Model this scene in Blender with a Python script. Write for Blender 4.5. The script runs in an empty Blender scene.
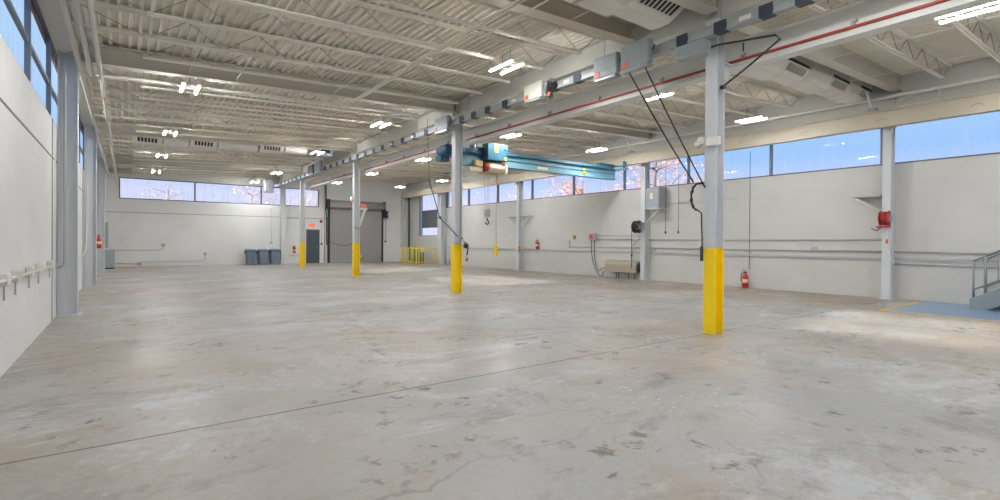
import bpy, math, random
from mathutils import Vector, Matrix
random.seed(7)
C = bpy.context.scene.collection
R = math.radians

# ------------------------------------------------------------------ materials
MATS = {}
def nodes_of(name):
    m = bpy.data.materials.new(name); m.use_nodes = True
    nt = m.node_tree
    b = nt.nodes['Principled BSDF']
    MATS[name] = m
    return m, nt, b
def lin(c):
    return tuple(((v/255)/12.92 if v/255 <= .04045 else ((v/255+.055)/1.055)**2.4) for v in c) + (1,)
def N(nt, t, **k):
    n = nt.nodes.new(t)
    for a, v in k.items():
        if a in n.inputs: n.inputs[a].default_value = v
        else: setattr(n, a, v)
    return n
def paint(name, rgb, rough=.55, metal=0.0, var=.06, scale=3.0, bump=0.0):
    """A painted or plain surface with slight mottling of its own colour."""
    m, nt, b = nodes_of(name)
    tc = N(nt, 'ShaderNodeTexCoord')
    no = N(nt, 'ShaderNodeTexNoise', Scale=scale, Detail=5.0, Roughness=.6)
    nt.links.new(tc.outputs['Object'], no.inputs['Vector'])
    hs = N(nt, 'ShaderNodeMapRange')
    hs.inputs['From Min'].default_value = .25; hs.inputs['From Max'].default_value = .75
    hs.inputs['To Min'].default_value = 1-var; hs.inputs['To Max'].default_value = 1+var
    nt.links.new(no.outputs['Fac'], hs.inputs['Value'])
    mx = N(nt, 'ShaderNodeVectorMath', operation='SCALE')
    mx.inputs[0].default_value = lin(rgb)[:3]
    nt.links.new(hs.outputs['Result'], mx.inputs['Scale'])
    nt.links.new(mx.outputs['Vector'], b.inputs['Base Color'])
    b.inputs['Roughness'].default_value = rough; b.inputs['Metallic'].default_value = metal
    if bump:
        bp = N(nt, 'ShaderNodeBump', Strength=bump, Distance=.01)
        nt.links.new(no.outputs['Fac'], bp.inputs['Height']); nt.links.new(bp.outputs['Normal'], b.inputs['Normal'])
    return m
def emit(name, rgb, strength):
    m, nt, b = nodes_of(name)
    b.inputs['Base Color'].default_value = lin(rgb); b.inputs['Emission Color'].default_value = lin(rgb)
    b.inputs['Emission Strength'].default_value = strength
    return m

def block_wall(name, rgb, axis):
    """Painted concrete block: faint running-bond joints in the bump and colour. axis: 'x' = wall runs along X."""
    m, nt, b = nodes_of(name)
    tc = N(nt, 'ShaderNodeTexCoord'); sp = N(nt, 'ShaderNodeSeparateXYZ'); cb = N(nt, 'ShaderNodeCombineXYZ')
    nt.links.new(tc.outputs['Object'], sp.inputs[0])
    nt.links.new(sp.outputs['X' if axis == 'x' else 'Y'], cb.inputs['X']); nt.links.new(sp.outputs['Z'], cb.inputs['Y'])
    br = N(nt, 'ShaderNodeTexBrick', Scale=1.0)
    br.inputs['Mortar Size'].default_value = .004; br.inputs['Mortar Smooth'].default_value = .3
    br.inputs['Brick Width'].default_value = .61; br.inputs['Row Height'].default_value = .305
    c = lin(rgb)
    br.inputs['Color1'].default_value = c; br.inputs['Color2'].default_value = tuple(v*.985 for v in c[:3])+(1,)
    br.inputs['Mortar'].default_value = tuple(v*.93 for v in c[:3])+(1,)
    nt.links.new(cb.outputs[0], br.inputs['Vector'])
    no = N(nt, 'ShaderNodeTexNoise', Scale=.7, Detail=6.0, Roughness=.65)
    nt.links.new(tc.outputs['Object'], no.inputs['Vector'])
    mr = N(nt, 'ShaderNodeMapRange'); mr.inputs['From Min'].default_value = .3; mr.inputs['From Max'].default_value = .7
    mr.inputs['To Min'].default_value = .95; mr.inputs['To Max'].default_value = 1.04
    nt.links.new(no.outputs['Fac'], mr.inputs['Value'])
    mx = N(nt, 'ShaderNodeVectorMath', operation='SCALE')
    nt.links.new(br.outputs['Color'], mx.inputs[0]); nt.links.new(mr.outputs['Result'], mx.inputs['Scale'])
    nt.links.new(mx.outputs['Vector'], b.inputs['Base Color'])
    bp = N(nt, 'ShaderNodeBump', Strength=.25, Distance=.01, invert=True)
    nt.links.new(br.outputs['Fac'], bp.inputs['Height']); nt.links.new(bp.outputs['Normal'], b.inputs['Normal'])
    b.inputs['Roughness'].default_value = .6
    return m

def concrete_floor():
    m, nt, b = nodes_of('floor_concrete')
    L = nt.links.new
    tc = N(nt, 'ShaderNodeTexCoord'); P = tc.outputs['Object']
    def noise(scale, detail=6.0, rough=.6, dist=0.0, stretch=None):
        n = N(nt, 'ShaderNodeTexNoise', Scale=scale, Detail=detail, Roughness=rough, Distortion=dist)
        if stretch:
            mp = N(nt, 'ShaderNodeMapping'); mp.inputs['Scale'].default_value = stretch[:3]; mp.inputs['Rotation'].default_value = (0, 0, stretch[3])
            L(P, mp.inputs['Vector']); L(mp.outputs[0], n.inputs['Vector'])
        else: L(P, n.inputs['Vector'])
        return n.outputs['Fac']
    def ramp(f, stops):
        r = N(nt, 'ShaderNodeValToRGB'); e = r.color_ramp.elements
        e[0].position, e[0].color = stops[0][0], stops[0][1]
        e[1].position, e[1].color = stops[-1][0], stops[-1][1]
        for p, c in stops[1:-1]:
            x = e.new(p); x.color = c
        L(f, r.inputs[0]); return r.outputs['Color']
    def g(v): return (v, v, v, 1)
    def mix(a, bb, f, mode='MIX'):
        n = N(nt, 'ShaderNodeMix', data_type='RGBA', blend_type=mode)
        for s, v in ((n.inputs[0], f), (n.inputs[6], a), (n.inputs[7], bb)):
            if hasattr(v, 'links') or hasattr(v, 'node'): L(v, s)
            else: s.default_value = v
        return n.outputs[2]
    big = ramp(noise(.16, 5, .55, .4), [(.36, lin((160, 160, 159))), (.5, lin((165, 161, 156))), (.62, lin((166, 156, 146)))])
    # warmer and dirtier towards the window wall
    sp = N(nt, 'ShaderNodeSeparateXYZ'); L(P, sp.inputs[0])
    mr = N(nt, 'ShaderNodeMapRange', interpolation_type='SMOOTHSTEP'); mr.inputs['From Min'].default_value = 11.5; mr.inputs['From Max'].default_value = 16.8
    L(sp.outputs['X'], mr.inputs['Value'])
    mr2 = N(nt, 'ShaderNodeMath', operation='MULTIPLY'); L(mr.outputs[0], mr2.inputs[0])
    w = ramp(noise(.45, 5, .6, .6), [(.35, g(.35)), (.6, g(.85))]); L(w, mr2.inputs[1])
    col = mix(big, lin((152, 136, 118)), mr2.outputs[0])
    # warm dust in drifts, pale scuffs, dark rubbed areas, all with a broken gritty edge
    col = mix(col, lin((160, 140, 122)), ramp(noise(.42, 11, .72, .5), [(.49, g(0)), (.60, g(.6))]))
    col = mix(col, lin((190, 192, 196)), ramp(noise(.55, 13, .78, .6, (.7, 1.1, 1, -.5)), [(.53, g(0)), (.62, g(.7))]))
    col = mix(col, lin((120, 115, 109)), ramp(noise(.75, 13, .80, .7, (.75, 1.25, 1, .9)), [(.53, g(0)), (.64, g(.65))]))
    col = mix(col, lin((116, 112, 108)), ramp(noise(.30, 12, .80, 1.0), [(.54, g(0)), (.66, g(.5))]))
    # clusters of small oily and rusty spots
    spot = N(nt, 'ShaderNodeMath', operation='MULTIPLY'); L(ramp(noise(.7, 3, .5), [(.46, g(0)), (.60, g(1))]), spot.inputs[0]); L(ramp(noise(4.2, 6, .66, .4), [(.57, g(0)), (.63, g(.85))]), spot.inputs[1])
    col = mix(col, lin((100, 88, 76)), spot.outputs[0])
    spot2 = N(nt, 'ShaderNodeMath', operation='MULTIPLY'); L(ramp(noise(.5, 3, .5), [(.5, g(0)), (.62, g(1))]), spot2.inputs[0]); L(ramp(noise(14, 4, .6), [(.62, g(0)), (.67, g(.8))]), spot2.inputs[1])
    col = mix(col, lin((214, 212, 208)), spot2.outputs[0])
    # hairline cracks
    vo = N(nt, 'ShaderNodeTexVoronoi', feature='DISTANCE_TO_EDGE', Scale=.22); wv = N(nt, 'ShaderNodeMix', data_type='VECTOR'); wv.inputs[0].default_value = .06
    nn = N(nt, 'ShaderNodeTexNoise', Scale=1.6, Detail=7.0); L(P, nn.inputs['Vector']); sc_ = N(nt, 'ShaderNodeVectorMath', operation='SCALE'); sc_.inputs['Scale'].default_value = 12; L(nn.outputs['Color'], sc_.inputs[0])
    L(P, wv.inputs[4]); L(sc_.outputs[0], wv.inputs[5]); L(wv.outputs[1], vo.inputs['Vector'])
    ck = N(nt, 'ShaderNodeMath', operation='MULTIPLY'); L(ramp(vo.outputs['Distance'], [(.0, g(.45)), (.004, g(0))]), ck.inputs[0]); L(ramp(noise(.35, 3, .5), [(.47, g(0)), (.56, g(1))]), ck.inputs[1])
    col = mix(col, lin((92, 84, 76)), ck.outputs[0])
    fine = ramp(noise(16, 8, .8), [(.3, g(.88)), (.7, g(1.08))])
    col = mix(col, fine, 1.0, 'MULTIPLY')
    # sawn control joints: straight lines across the hall on the column rows
    def line(out, at, half, wob):
        s = N(nt, 'ShaderNodeMath', operation='SUBTRACT'); L(out, s.inputs[0]); s.inputs[1].default_value = at
        a = N(nt, 'ShaderNodeMath', operation='ABSOLUTE'); L(s.outputs[0], a.inputs[0])
        c = N(nt, 'ShaderNodeMapRange'); c.inputs['From Min'].default_value = half; c.inputs['From Max'].default_value = half*1.8
        c.inputs['To Min'].default_value = wob; c.inputs['To Max'].default_value = 0
        L(a.outputs[0], c.inputs['Value']); return c.outputs[0]
    for y, s in ((4.66, .9), (12.76, .35), (20.89, .3)):
        col = mix(col, lin((70, 62, 56)), line(sp.outputs['Y'], y, .008, s))
    L(col, b.inputs['Base Color'])
    rg = ramp(noise(.7, 6, .65, 1.0), [(.35, g(.34)), (.65, g(.55))])
    L(rg, b.inputs['Roughness']); b.inputs['Specular IOR Level'].default_value = .45
    bp = N(nt, 'ShaderNodeBump', Strength=.08, Distance=.01); L(noise(5, 8, .7), bp.inputs['Height']); L(bp.outputs[0], b.inputs['Normal'])
    return m

def dirty_glass():
    m = bpy.data.materials.new('window_glass'); m.use_nodes = True; nt = m.node_tree; nt.nodes.clear(); L = nt.links.new
    out = N(nt, 'ShaderNodeOutputMaterial'); tr = N(nt, 'ShaderNodeBsdfTransparent'); tr.inputs[0].default_value = (.95, .97, 1, 1)
    gl = N(nt, 'ShaderNodeBsdfGlossy'); gl.inputs['Roughness'].default_value = .03
    df = N(nt, 'ShaderNodeBsdfDiffuse'); df.inputs[0].default_value = lin((206, 208, 214)); tl = N(nt, 'ShaderNodeBsdfTranslucent'); tl.inputs[0].default_value = lin((214, 216, 224))
    a = N(nt, 'ShaderNodeAddShader'); L(df.outputs[0], a.inputs[0]); L(tl.outputs[0], a.inputs[1])
    tc = N(nt, 'ShaderNodeTexCoord'); mp = N(nt, 'ShaderNodeMapping'); mp.inputs['Scale'].default_value = (9, 9, .6); L(tc.outputs['Object'], mp.inputs[0])
    no = N(nt, 'ShaderNodeTexNoise', Scale=1.0, Detail=5.0); L(mp.outputs[0], no.inputs['Vector'])
    r = N(nt, 'ShaderNodeMapRange'); r.inputs['From Min'].default_value = .45; r.inputs['From Max'].default_value = .8; r.inputs['To Min'].default_value = .0; r.inputs['To Max'].default_value = .10
    L(no.outputs[0], r.inputs['Value'])
    m1 = N(nt, 'ShaderNodeMixShader'); L(r.outputs[0], m1.inputs[0]); L(tr.outputs[0], m1.inputs[1]); L(a.outputs[0], m1.inputs[2])
    m2 = N(nt, 'ShaderNodeMixShader'); m2.inputs[0].default_value = .005; L(m1.outputs[0], m2.inputs[1]); L(gl.outputs[0], m2.inputs[2])
    L(m2.outputs[0], out.inputs[0]); MATS['window_glass'] = m; return m

M = {}
M['wall_x'] = block_wall('wall_block_x', (226, 226, 224), 'x')
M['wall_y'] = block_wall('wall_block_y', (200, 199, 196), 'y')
M['wall_yl'] = block_wall('wall_block_left', (219, 219, 218), 'y')
M['floor'] = concrete_floor()
M['deck'] = paint('deck_paint', (228, 221, 208), .6, var=.05, scale=.6)
M['joist'] = paint('joist_paint', (230, 224, 212), .55, var=.04)
M['web'] = paint('joist_web_rod', (164, 155, 142), .55, var=.05)
M['beam'] = paint('beam_paint', (208, 202, 190), .55, var=.04, scale=1.0)
M['girder'] = paint('girder_paint', (200, 198, 191), .5, var=.04, scale=1.0)
M['runway'] = paint('runway_paint', (226, 226, 221), .5, var=.04, scale=.8)
M['cream'] = paint('warm_lit_steel', (206, 197, 180), .5, var=.06, scale=1.2)  # pale steel paint with the warm light put into its colour
M['column'] = paint('column_paint', (206, 209, 213), .45, var=.03)
M['yellow'] = paint('safety_yellow', (255, 218, 3), .45, var=.05, scale=4)
M['pipe'] = paint('pipe_paint', (214, 211, 203), .45, var=.03)
M['conduit'] = paint('conduit_paint', (174, 176, 178), .45, var=.04)
M['galv'] = paint('galvanized_steel', (168, 174, 180), .38, .55, var=.08, scale=9)
M['box'] = paint('switchbox_grey', (158, 166, 171), .45, .1, var=.05)
M['boxpale'] = paint('switchbox_pale', (208, 207, 194), .45, var=.04)
M['bus'] = paint('busway_steel', (170, 177, 178), .4, .3, var=.06, scale=6)
M['dark'] = paint('dark_plastic', (44, 46, 52), .5, var=.15, scale=8)
M['navy'] = paint('bus_joint_navy', (52, 60, 76), .5, var=.12)
M['rubber'] = paint('black_rubber', (38, 37, 38), .6, var=.15, scale=12)
M['red'] = paint('red_enamel', (196, 40, 34), .35, var=.08)
M['redbar'] = paint('conductor_red', (168, 66, 52), .5, var=.15, scale=3)
M['orange'] = paint('orange_tag', (232, 112, 82), .5, var=.1)
M['crane'] = paint('crane_blue', (118, 164, 182), .4, var=.06, scale=2)
M['cranedark'] = paint('crane_deep_blue', (54, 104, 128), .4, var=.08, scale=2)
M['motor'] = paint('motor_blue', (34, 74, 104), .45, var=.15, scale=6)
M['hoist'] = paint('hoist_cream', (214, 204, 180), .45, var=.08)
M['maroon'] = paint('hoist_maroon', (146, 44, 44), .45, var=.1)
M['hook'] = paint('hook_block_tan', (196, 166, 118), .45, var=.15, scale=8)
M['ydecal'] = paint('yellow_decal', (222, 200, 40), .5, var=.05)
M['hvac'] = paint('hvac_white', (222, 217, 208), .42, var=.03)
M['rolldoor'] = paint('roll_door_grey', (160, 157, 156), .45, .1, var=.05, scale=2)
M['doorslate'] = paint('door_slate', (70, 82, 92), .4, var=.2, scale=3)
M['frame_dark'] = paint('frame_dark_bronze', (92, 84, 96), .45, var=.1)
M['frame_blue'] = paint('mullion_grey_blue', (122, 132, 146), .4, .2, var=.06)
M['shade'] = paint('window_shade_charcoal', (92, 98, 108), .7, var=.08, scale=5)
M['brick'] = paint('brick_red_lintel', (118, 84, 80), .7, var=.25, scale=10)
M['bin'] = paint('bin_slate_plastic', (116, 130, 146), .5, var=.06)
M['bindark'] = paint('bin_dark_plastic', (70, 78, 90), .5, var=.06)
M['tankgreen'] = paint('tank_green', (104, 146, 62), .4, var=.06)
M['trough'] = paint('heater_tan', (166, 156, 140), .45, .1, var=.06)
M['stair'] = paint('stair_grey_blue', (136, 146, 154), .45, .1, var=.05)
M['tread'] = paint('tread_dark_red', (116, 76, 72), .6, var=.1)
M['bluefloor'] = paint('floor_blue_paint', (124, 152, 184), .3, var=.07, scale=1.4)
M['yline'] = paint('floor_yellow_line', (222, 190, 84), .55, var=.12, scale=5)
M['redfloor'] = paint('floor_red_paint', (196, 142, 122), .5, var=.1, scale=2)
M['white'] = paint('white_plastic', (232, 230, 224), .4, var=.02)
M['brass'] = paint('brass_fitting', (184, 148, 74), .4, .4, var=.1)
M['label'] = paint('paper_label', (226, 214, 176), .6, var=.05)
M['seam'] = paint('joint_sealant_grey', (132, 128, 126), .7, var=.05)
M['strip'] = paint('recessed_joint_grey', (128, 124, 122), .7, var=.05)
M['glass'] = dirty_glass()
M['led'] = emit('led_strip', (248, 249, 248), 335)
M['exit'] = emit('exit_sign_face', (255, 120, 92), .9)
M['bark'] = paint('tree_bark', (112, 98, 88), .85, var=.2, scale=12)
M['barkglare'] = paint('overexposed_bark', (214, 198, 200), .85, var=.1, scale=12)  # overexposure of the distant trees put into the bark colour
M['leaf'] = paint('autumn_leaf', (240, 176, 140), .8, var=.3, scale=2)
M['leafglare'] = paint('overexposed_leaf', (230, 206, 206), .8, var=.2, scale=2)  # leaf colour lightened to carry the same overexposure
M['ground'] = paint('ground_outside', (150, 146, 136), .9, var=.15, scale=.4)

# ------------------------------------------------------------------ mesh builder
class MB:
    def __init__(s): s.v = []; s.f = []; s.sm = []
    def add(s, vs, fs, smooth=False):
        b = len(s.v); s.v += [tuple(v) for v in vs]
        for f in fs: s.f.append(tuple(b+i for i in f)); s.sm.append(smooth)
        return s
    def box(s, x0, x1, y0, y1, z0, z1):
        vs = [(x, y, z) for z in (z0, z1) for y in (y0, y1) for x in (x0, x1)]
        return s.add(vs, [(0,2,3,1),(4,5,7,6),(0,1,5,4),(1,3,7,5),(3,2,6,7),(2,0,4,6)])
    def bev(s, x0, x1, y0, y1, z0, z1, r):
        """A box with chamfered vertical and horizontal edges (a rounded cabinet)."""
        xs = (x0, x0+r, x1-r, x1); ys = (y0, y0+r, y1-r, y1)
        ring = [(xs[1],ys[0]),(xs[2],ys[0]),(xs[3],ys[1]),(xs[3],ys[2]),(xs[2],ys[3]),(xs[1],ys[3]),(xs[0],ys[2]),(xs[0],ys[1])]
        cx, cy = (x0+x1)/2, (y0+y1)/2
        def inset(p): return (p[0]+(r*.7 if p[0] < cx else -r*.7), p[1]+(r*.7 if p[1] < cy else -r*.7))
        L = [[inset(p)+(z0,) for p in ring], [p+(z0+r,) for p in ring], [p+(z1-r,) for p in ring], [inset(p)+(z1,) for p in ring]]
        return s.loft(L)
    def loft(s, rings, cap=True, smooth=False, closed=True):
        n = len(rings[0]); vs = [p for r in rings for p in r]; fs = []
        for i in range(len(rings)-1):
            for j in range(n if closed else n-1):
                k = (j+1) % n
                fs.append((i*n+j, i*n+k, (i+1)*n+k, (i+1)*n+j))
        b = len(s.v); s.add(vs, fs, smooth)
        if cap and closed:
            s.f.append(tuple(b+j for j in reversed(range(n)))); s.sm.append(False)
            s.f.append(tuple(b+(len(rings)-1)*n+j for j in range(n))); s.sm.append(False)
        return s
    def sweep(s, prof, p0, p1, U, V):
        p0, p1, U, V = map(Vector, (p0, p1, U, V))
        return s.loft([[p+U*a+V*b for a, b in prof] for p in (p0, p1)])
    def tube(s, pts, r, n=8, closed=False, cap=True):
        pts = [Vector(p) for p in pts]; rings = []; prev = None
        for i, p in enumerate(pts):
            if closed: d = pts[(i+1) % len(pts)]-pts[i-1]
            else: d = pts[min(i+1, len(pts)-1)]-pts[max(i-1, 0)]
            d.normalize()
            if prev is None:
                a = Vector((0, 0, 1)) if abs(d.z) < .9 else Vector((1, 0, 0))
                u = d.cross(a).normalized()
            else:
                u = (prev-d*prev.dot(d)).normalized()
            prev = u; w = d.cross(u)
            rr = r[i] if isinstance(r, (list, tuple)) else r
            k = 1.0
            if 0 < i < len(pts)-1 and not closed:
                c = (pts[i+1]-p).normalized().dot((p-pts[i-1]).normalized()); k = 1/max(.5, math.sqrt((1+c)/2))
            rings.append([p+(u*math.cos(2*math.pi*j/n)+w*math.sin(2*math.pi*j/n))*rr for j in range(n)])
        if closed: rings.append(rings[0])
        return s.loft(rings, cap and not closed, True)
    def cyl(s, p, q, r, n=12, r2=None):
        return s.tube([p, q], [r, r if r2 is None else r2], n)
    def lathe(s, prof, c, axis='z', n=16):
        """prof: (radius, height) pairs along the axis from point c."""
        c = Vector(c); A = {'z': (Vector((1,0,0)), Vector((0,1,0)), Vector((0,0,1))), 'x': (Vector((0,1,0)), Vector((0,0,1)), Vector((1,0,0))), 'y': (Vector((0,0,1)), Vector((1,0,0)), Vector((0,1,0)))}[axis]
        return s.loft([[c+A[2]*h+(A[0]*math.cos(2*math.pi*j/n)+A[1]*math.sin(2*math.pi*j/n))*r for j in range(n)] for r, h in prof], True, True)
    def build(s, name, mat, parent=None, at=None):
        o_ = Vector(at) if at is not None else (Vector(parent['_o']) if parent is not None and '_o' in parent else Vector((0,0,0)))
        me = bpy.data.meshes.new(name); me.from_pydata([tuple(Vector(v)-o_) for v in s.v], [], s.f)
        me.polygons.foreach_set('use_smooth', s.sm); me.validate(); me.update()
        o = bpy.data.objects.new(name, me); C.objects.link(o); me.materials.append(mat if not isinstance(mat, str) else M[mat])
        if parent is not None: o.parent = parent
        if at is not None and parent is None: o.location = o_
        if parent is not None and '_o' in parent: o['_o'] = tuple(o_)
        return o

def tag(o, label, cat, group=None, kind='thing'):
    o['label'] = label; o['category'] = cat; o['kind'] = kind
    if group: o['group'] = group
    return o
def thing(name, label, cat, loc, group=None):
    o = bpy.data.objects.new(name, None); C.objects.link(o); o.location = loc; o['_o'] = tuple(loc); o.empty_display_size = .1
    return tag(o, label, cat, group)
def struct(o):
    o['kind'] = 'structure'; return o
def room_root(name, loc=(0,0,0)):
    o = bpy.data.objects.new(name, None); C.objects.link(o); o.location = loc; o['_o'] = tuple(loc); o['kind'] = 'structure'; return o
def dup(root, loc, label=None, group=None):
    r = root.copy(); C.objects.link(r); r.location = loc
    if label: r['label'] = label
    if group: r['group'] = group
    for ch in list(root.children):
        c = ch.copy(); C.objects.link(c); c.parent = r
        for g in list(ch.children):
            d = g.copy(); C.objects.link(d); d.parent = c
    return r
def solo(mb, name, mat, label, cat, group=None, at=None):
    if at is None:
        xs, ys, zs = zip(*mb.v); at = ((min(xs)+max(xs))/2, (min(ys)+max(ys))/2, min(zs))
    return tag(mb.build(name, mat, at=at), label, cat, group)
def ibeam(b, d, tf, tw):
    h = b/2; t = tw/2
    return [(-h,0),(h,0),(h,tf),(t,tf),(t,d-tf),(h,d-tf),(h,d),(-h,d),(-h,d-tf),(-t,d-tf),(-t,tf),(-h,tf)]
ORD = 'first second third fourth fifth sixth seventh eighth ninth tenth eleventh twelfth'.split()

# ------------------------------------------------------------------ room numbers (metres)
XL, XR, YB, YR = -1.085, 16.936, 34.44, -8.0
XC0, XC1 = 7.745, 7.995; XC = 7.87
COLY = [4.63, 12.76, 20.89, 29.02]
SL = .0425
def zd(x): return 5.30+SL*(x-XL)
SILL = 3.70

# floor, walls
f = MB().box(XL-.3, XR+.3, YR-.3, YB+.3, -.2, 0); struct(f.build('floor', 'floor'))
def wall_y(name, x, out, y0, y1, openings, ztop, mat='wall_y'):
    """A wall along Y with rectangular openings (y0,y1,z0,z1) sorted in y."""
    mb = MB(); xs = (x, x+out) if out > 0 else (x+out, x); y = y0
    for a, b, c, d in openings:
        if a > y: mb.box(*xs, y, a, 0, ztop)
        if c > 0: mb.box(*xs, a, b, 0, c)
        if d < ztop: mb.box(*xs, a, b, d, ztop)
        y = b
    if y1 > y: mb.box(*xs, y, y1, 0, ztop)
    return struct(mb.build(name, mat))
def wall_x(name, y, out, x0, x1, openings, ztop):
    mb = MB(); ys = (y, y+out) if out > 0 else (y+out, y); x = x0
    for a, b, c, d in openings:
        if a > x: mb.box(x, a, *ys, 0, ztop)
        if c > 0: mb.box(a, b, *ys, 0, c)
        if d < ztop: mb.box(a, b, *ys, d, ztop)
        x = b
    if x1 > x: mb.box(x, x1, *ys, 0, ztop)
    return struct(mb.build(name, 'wall_x'))

LW = [(-7.4, 28.9, SILL, 5.18)]
wall_y('wall_left', XL, -.12, YR, YB, LW, 5.32, 'wall_yl')
RW = [(-7.4, 28.88, SILL, 4.93), (29.95, 32.7, 1.88, 4.93)]
wall_y('wall_right', XR, .3, YR, YB, RW, 6.1)
BW = [(-.3, 10.42, 3.74, 4.91)]
mbk = wall_x('wall_back', YB, .3, XL, XR, BW, 6.1)
wall_x('wall_rear', YR, -.3, XL, XR, [(.6, 4.8, 0, 4.4), (6.2, 10.4, 0, 4.4), (11.8, 16.0, 0, 4.4)], 6.1)  # unseen wall; its open bays are added to let in sky light

# roof deck: one corrugated sheet, ribs running along the hall
mb = MB(); p = .1524; prof = []; x = XL-.10
while x < XR+.25:
    for dx, dz in ((0, 0), (.042, 0), (.052, .06), (.142, .06)):
        prof.append((x+dx, zd(x+dx)+dz))
    x += p
top = [(a, z+.02) for a, z in prof]
mb.loft([[(a, y, z) for a, z in prof] for y in (YR-.3, YB+.3)], False, False, False)
mb.loft([[(a, y, zd(a)+.12) for a, z in (prof[0], prof[-1])] for y in (YR-.3, YB+.3)], False, False, False)
struct(mb.build('ceiling', 'deck'))

# recessed wall joints
mb = MB().box(XL, XL+.006, YR, 12.6, 2.985, 3.015).box(XL, XL+.006, 12.95, 20.75, 2.985, 3.015).box(XL, XL+.006, 21.1, YB, 2.985, 3.015)
struct(mb.build('trim_1', 'strip'))
struct(MB().box(XL+.002, 11.0, YB-.006, YB, 2.985, 3.01).build('trim_2', 'strip'))
struct(MB().box(XL, XL+.008, 12.27, 12.33, 0, SILL).build('trim_3', 'strip'))
struct(MB().box(XL, XL+.008, 20.35, 20.41, 0, SILL).build('trim_4', 'strip'))
struct(MB().box(XR-.006, XR, 29.3, 29.33, 0, SILL).build('trim_5', 'strip'))
struct(MB().box(XL-.115, XL-.075, -7.4, 28.9, 5.09, 5.178).build('trim_6', 'brick'))
# steel edge strips under the deck
struct(MB().sweep([(0,0),(.25,0),(.25,.02),(.02,.02),(.02,.10),(0,.10)], (XL+.001, YR, 5.19), (XL+.001, YB, 5.19), (1,0,0), (0,0,1)).build('trim_7', 'beam'))

# ------------------------------------------------------------------ windows
wn = [0]
def window_y(x, side, y0, y1, z0, z1, mulls, transom=None, frame='frame_dark', bar='frame_blue', bw=.05, bd=.12):
    """A strip window in a wall along Y. side=+1: room lies at smaller X."""
    wn[0] += 1; r = room_root('window_%d' % wn[0], (x, y0, z0))
    xo = x+side*(.05 if side > 0 else .02); t = .045
    a, b = sorted((xo, xo+side*(.10 if side > 0 else .05)))
    MB().box(a, b, y0, y1, z0, z0+t).box(a, b, y0, y1, z1-t, z1).box(a, b, y0, y0+t, z0+t, z1-t).box(a, b, y1-t, y1, z0+t, z1-t).build('frame', frame, r)
    for m in mulls:
        a2, b2 = sorted((xo-side*.018, xo+side*bd))
        MB().box(a2, b2, m-bw/2, m+bw/2, z0+t, z1-t).build('mullion', bar, r)
    e = [y0]+list(mulls)+[y1]
    if transom:
        for i in range(len(e)-1): MB().box(a, b, e[i]+bw/2, e[i+1]-bw/2, transom-.03, transom+.03).build('transom', bar, r)
    for i in range(len(e)-1):
        MB().box(xo+side*.05-.004, xo+side*.05+.004, e[i]+.02, e[i+1]-.02, z0+.02, z1-.02).build('pane', 'glass', r)
    return r
yy = [5.0+3.03*k for k in range(-4, 9)]
a, b, z0, z1 = RW[0]
window_y(XR, 1, a, b, z0, z1, [y for y in yy if a+.25 < y < b-.25])
w = window_y(XR, 1, 29.95, 32.7, 1.88, 4.93, [32.25], None, 'frame_blue', 'frame_blue', .05, .03)
MB().box(XR+.075, XR+.085, 29.99, 32.22, 2.45, 3.68).build('roller_shade', 'shade', w)
for (a, b, z0, z1) in LW:
    window_y(XL, -1, a, b, z0, z1, [y for y in [9.75+2.42*k for k in range(-7, 9)] if a+.2 < y < b-.2], 4.31, 'frame_dark', 'frame_blue', .06, .05)
# back wall strip
wn[0] += 1; r = room_root('window_%d' % wn[0], (-.3, YB, 3.74)); t = .05
MB().box(-.3, 10.42, YB+.03, YB+.11, 3.74, 3.74+t).box(-.3, 10.42, YB+.03, YB+.11, 4.91-t, 4.91).box(-.3, -.3+t, YB+.03, YB+.11, 3.79, 4.86).box(10.42-t, 10.42, YB+.03, YB+.11, 3.79, 4.86).build('frame', 'frame_dark', r)
e = [-.3, 3.26, 6.85, 10.42]
for m in e[1:3]: MB().box(m-.035, m+.035, YB+.02, YB+.12, 3.79, 4.86).build('mullion', 'frame_dark', r)
for i in range(3): MB().box(e[i]+.03, e[i+1]-.03, YB+.06, YB+.068, 3.76, 4.89).build('pane', 'glass', r)

# ------------------------------------------------------------------ doors
d = room_root('door_1', (9.6, YB, 0))
MB().box(9.66, 10.36, YB-.035, YB-.002, .01, 2.18).build('leaf', 'doorslate', d)
MB().box(9.58, 9.655, YB-.06, YB-.002, 0, 2.25).box(10.365, 10.44, YB-.06, YB-.002, 0, 2.25).box(9.655, 10.365, YB-.06, YB-.002, 2.185, 2.25).build('frame', 'frame_dark', d)
MB().lathe([(.012,0),(.03,.0),(.03,.01),(.012,.012),(.012,.05),(.034,.055),(.034,.085),(.02,.1)], (10.27, YB-.035, 1.0)).build('knob', 'galv', d)
MB().box(9.70, 10.32, YB-.042, YB-.0355, .03, .28).build('kick_plate', 'doorslate', d)
d = room_root('door_2', (11.1, YB, 0))
mb = MB(); z = 0.0; prof = [(0, 0)]
while z < 3.7:
    prof += [(.0, z), (.012, z+.015), (.012, z+.075), (0, z+.09)]; z += .095
mb.loft([[(xx, YB-.06-a, zz) for a, zz in prof[1:]] for xx in (11.13, 14.84)], False, False, False)
mb.box(11.13, 14.84, YB-.055, YB-.03, 0, 3.7).build('curtain', 'rolldoor', d)
MB().box(11.13, 14.84, YB-.085, YB-.03, 0.002, .10).build('bottom_bar', 'galv', d)
n = 14; ring = lambda xx: [(xx, YB-.30+.27*math.cos(t)*1.0, 3.98+.28*math.sin(t)) for t in [2*math.pi*j/n for j in range(n)]]
MB().loft([ring(11.0), ring(14.88)], True, True).box(11.0, 14.88, YB-.3, YB-.002, 3.72, 4.25).build('coil_hood', 'rolldoor', d)
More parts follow.
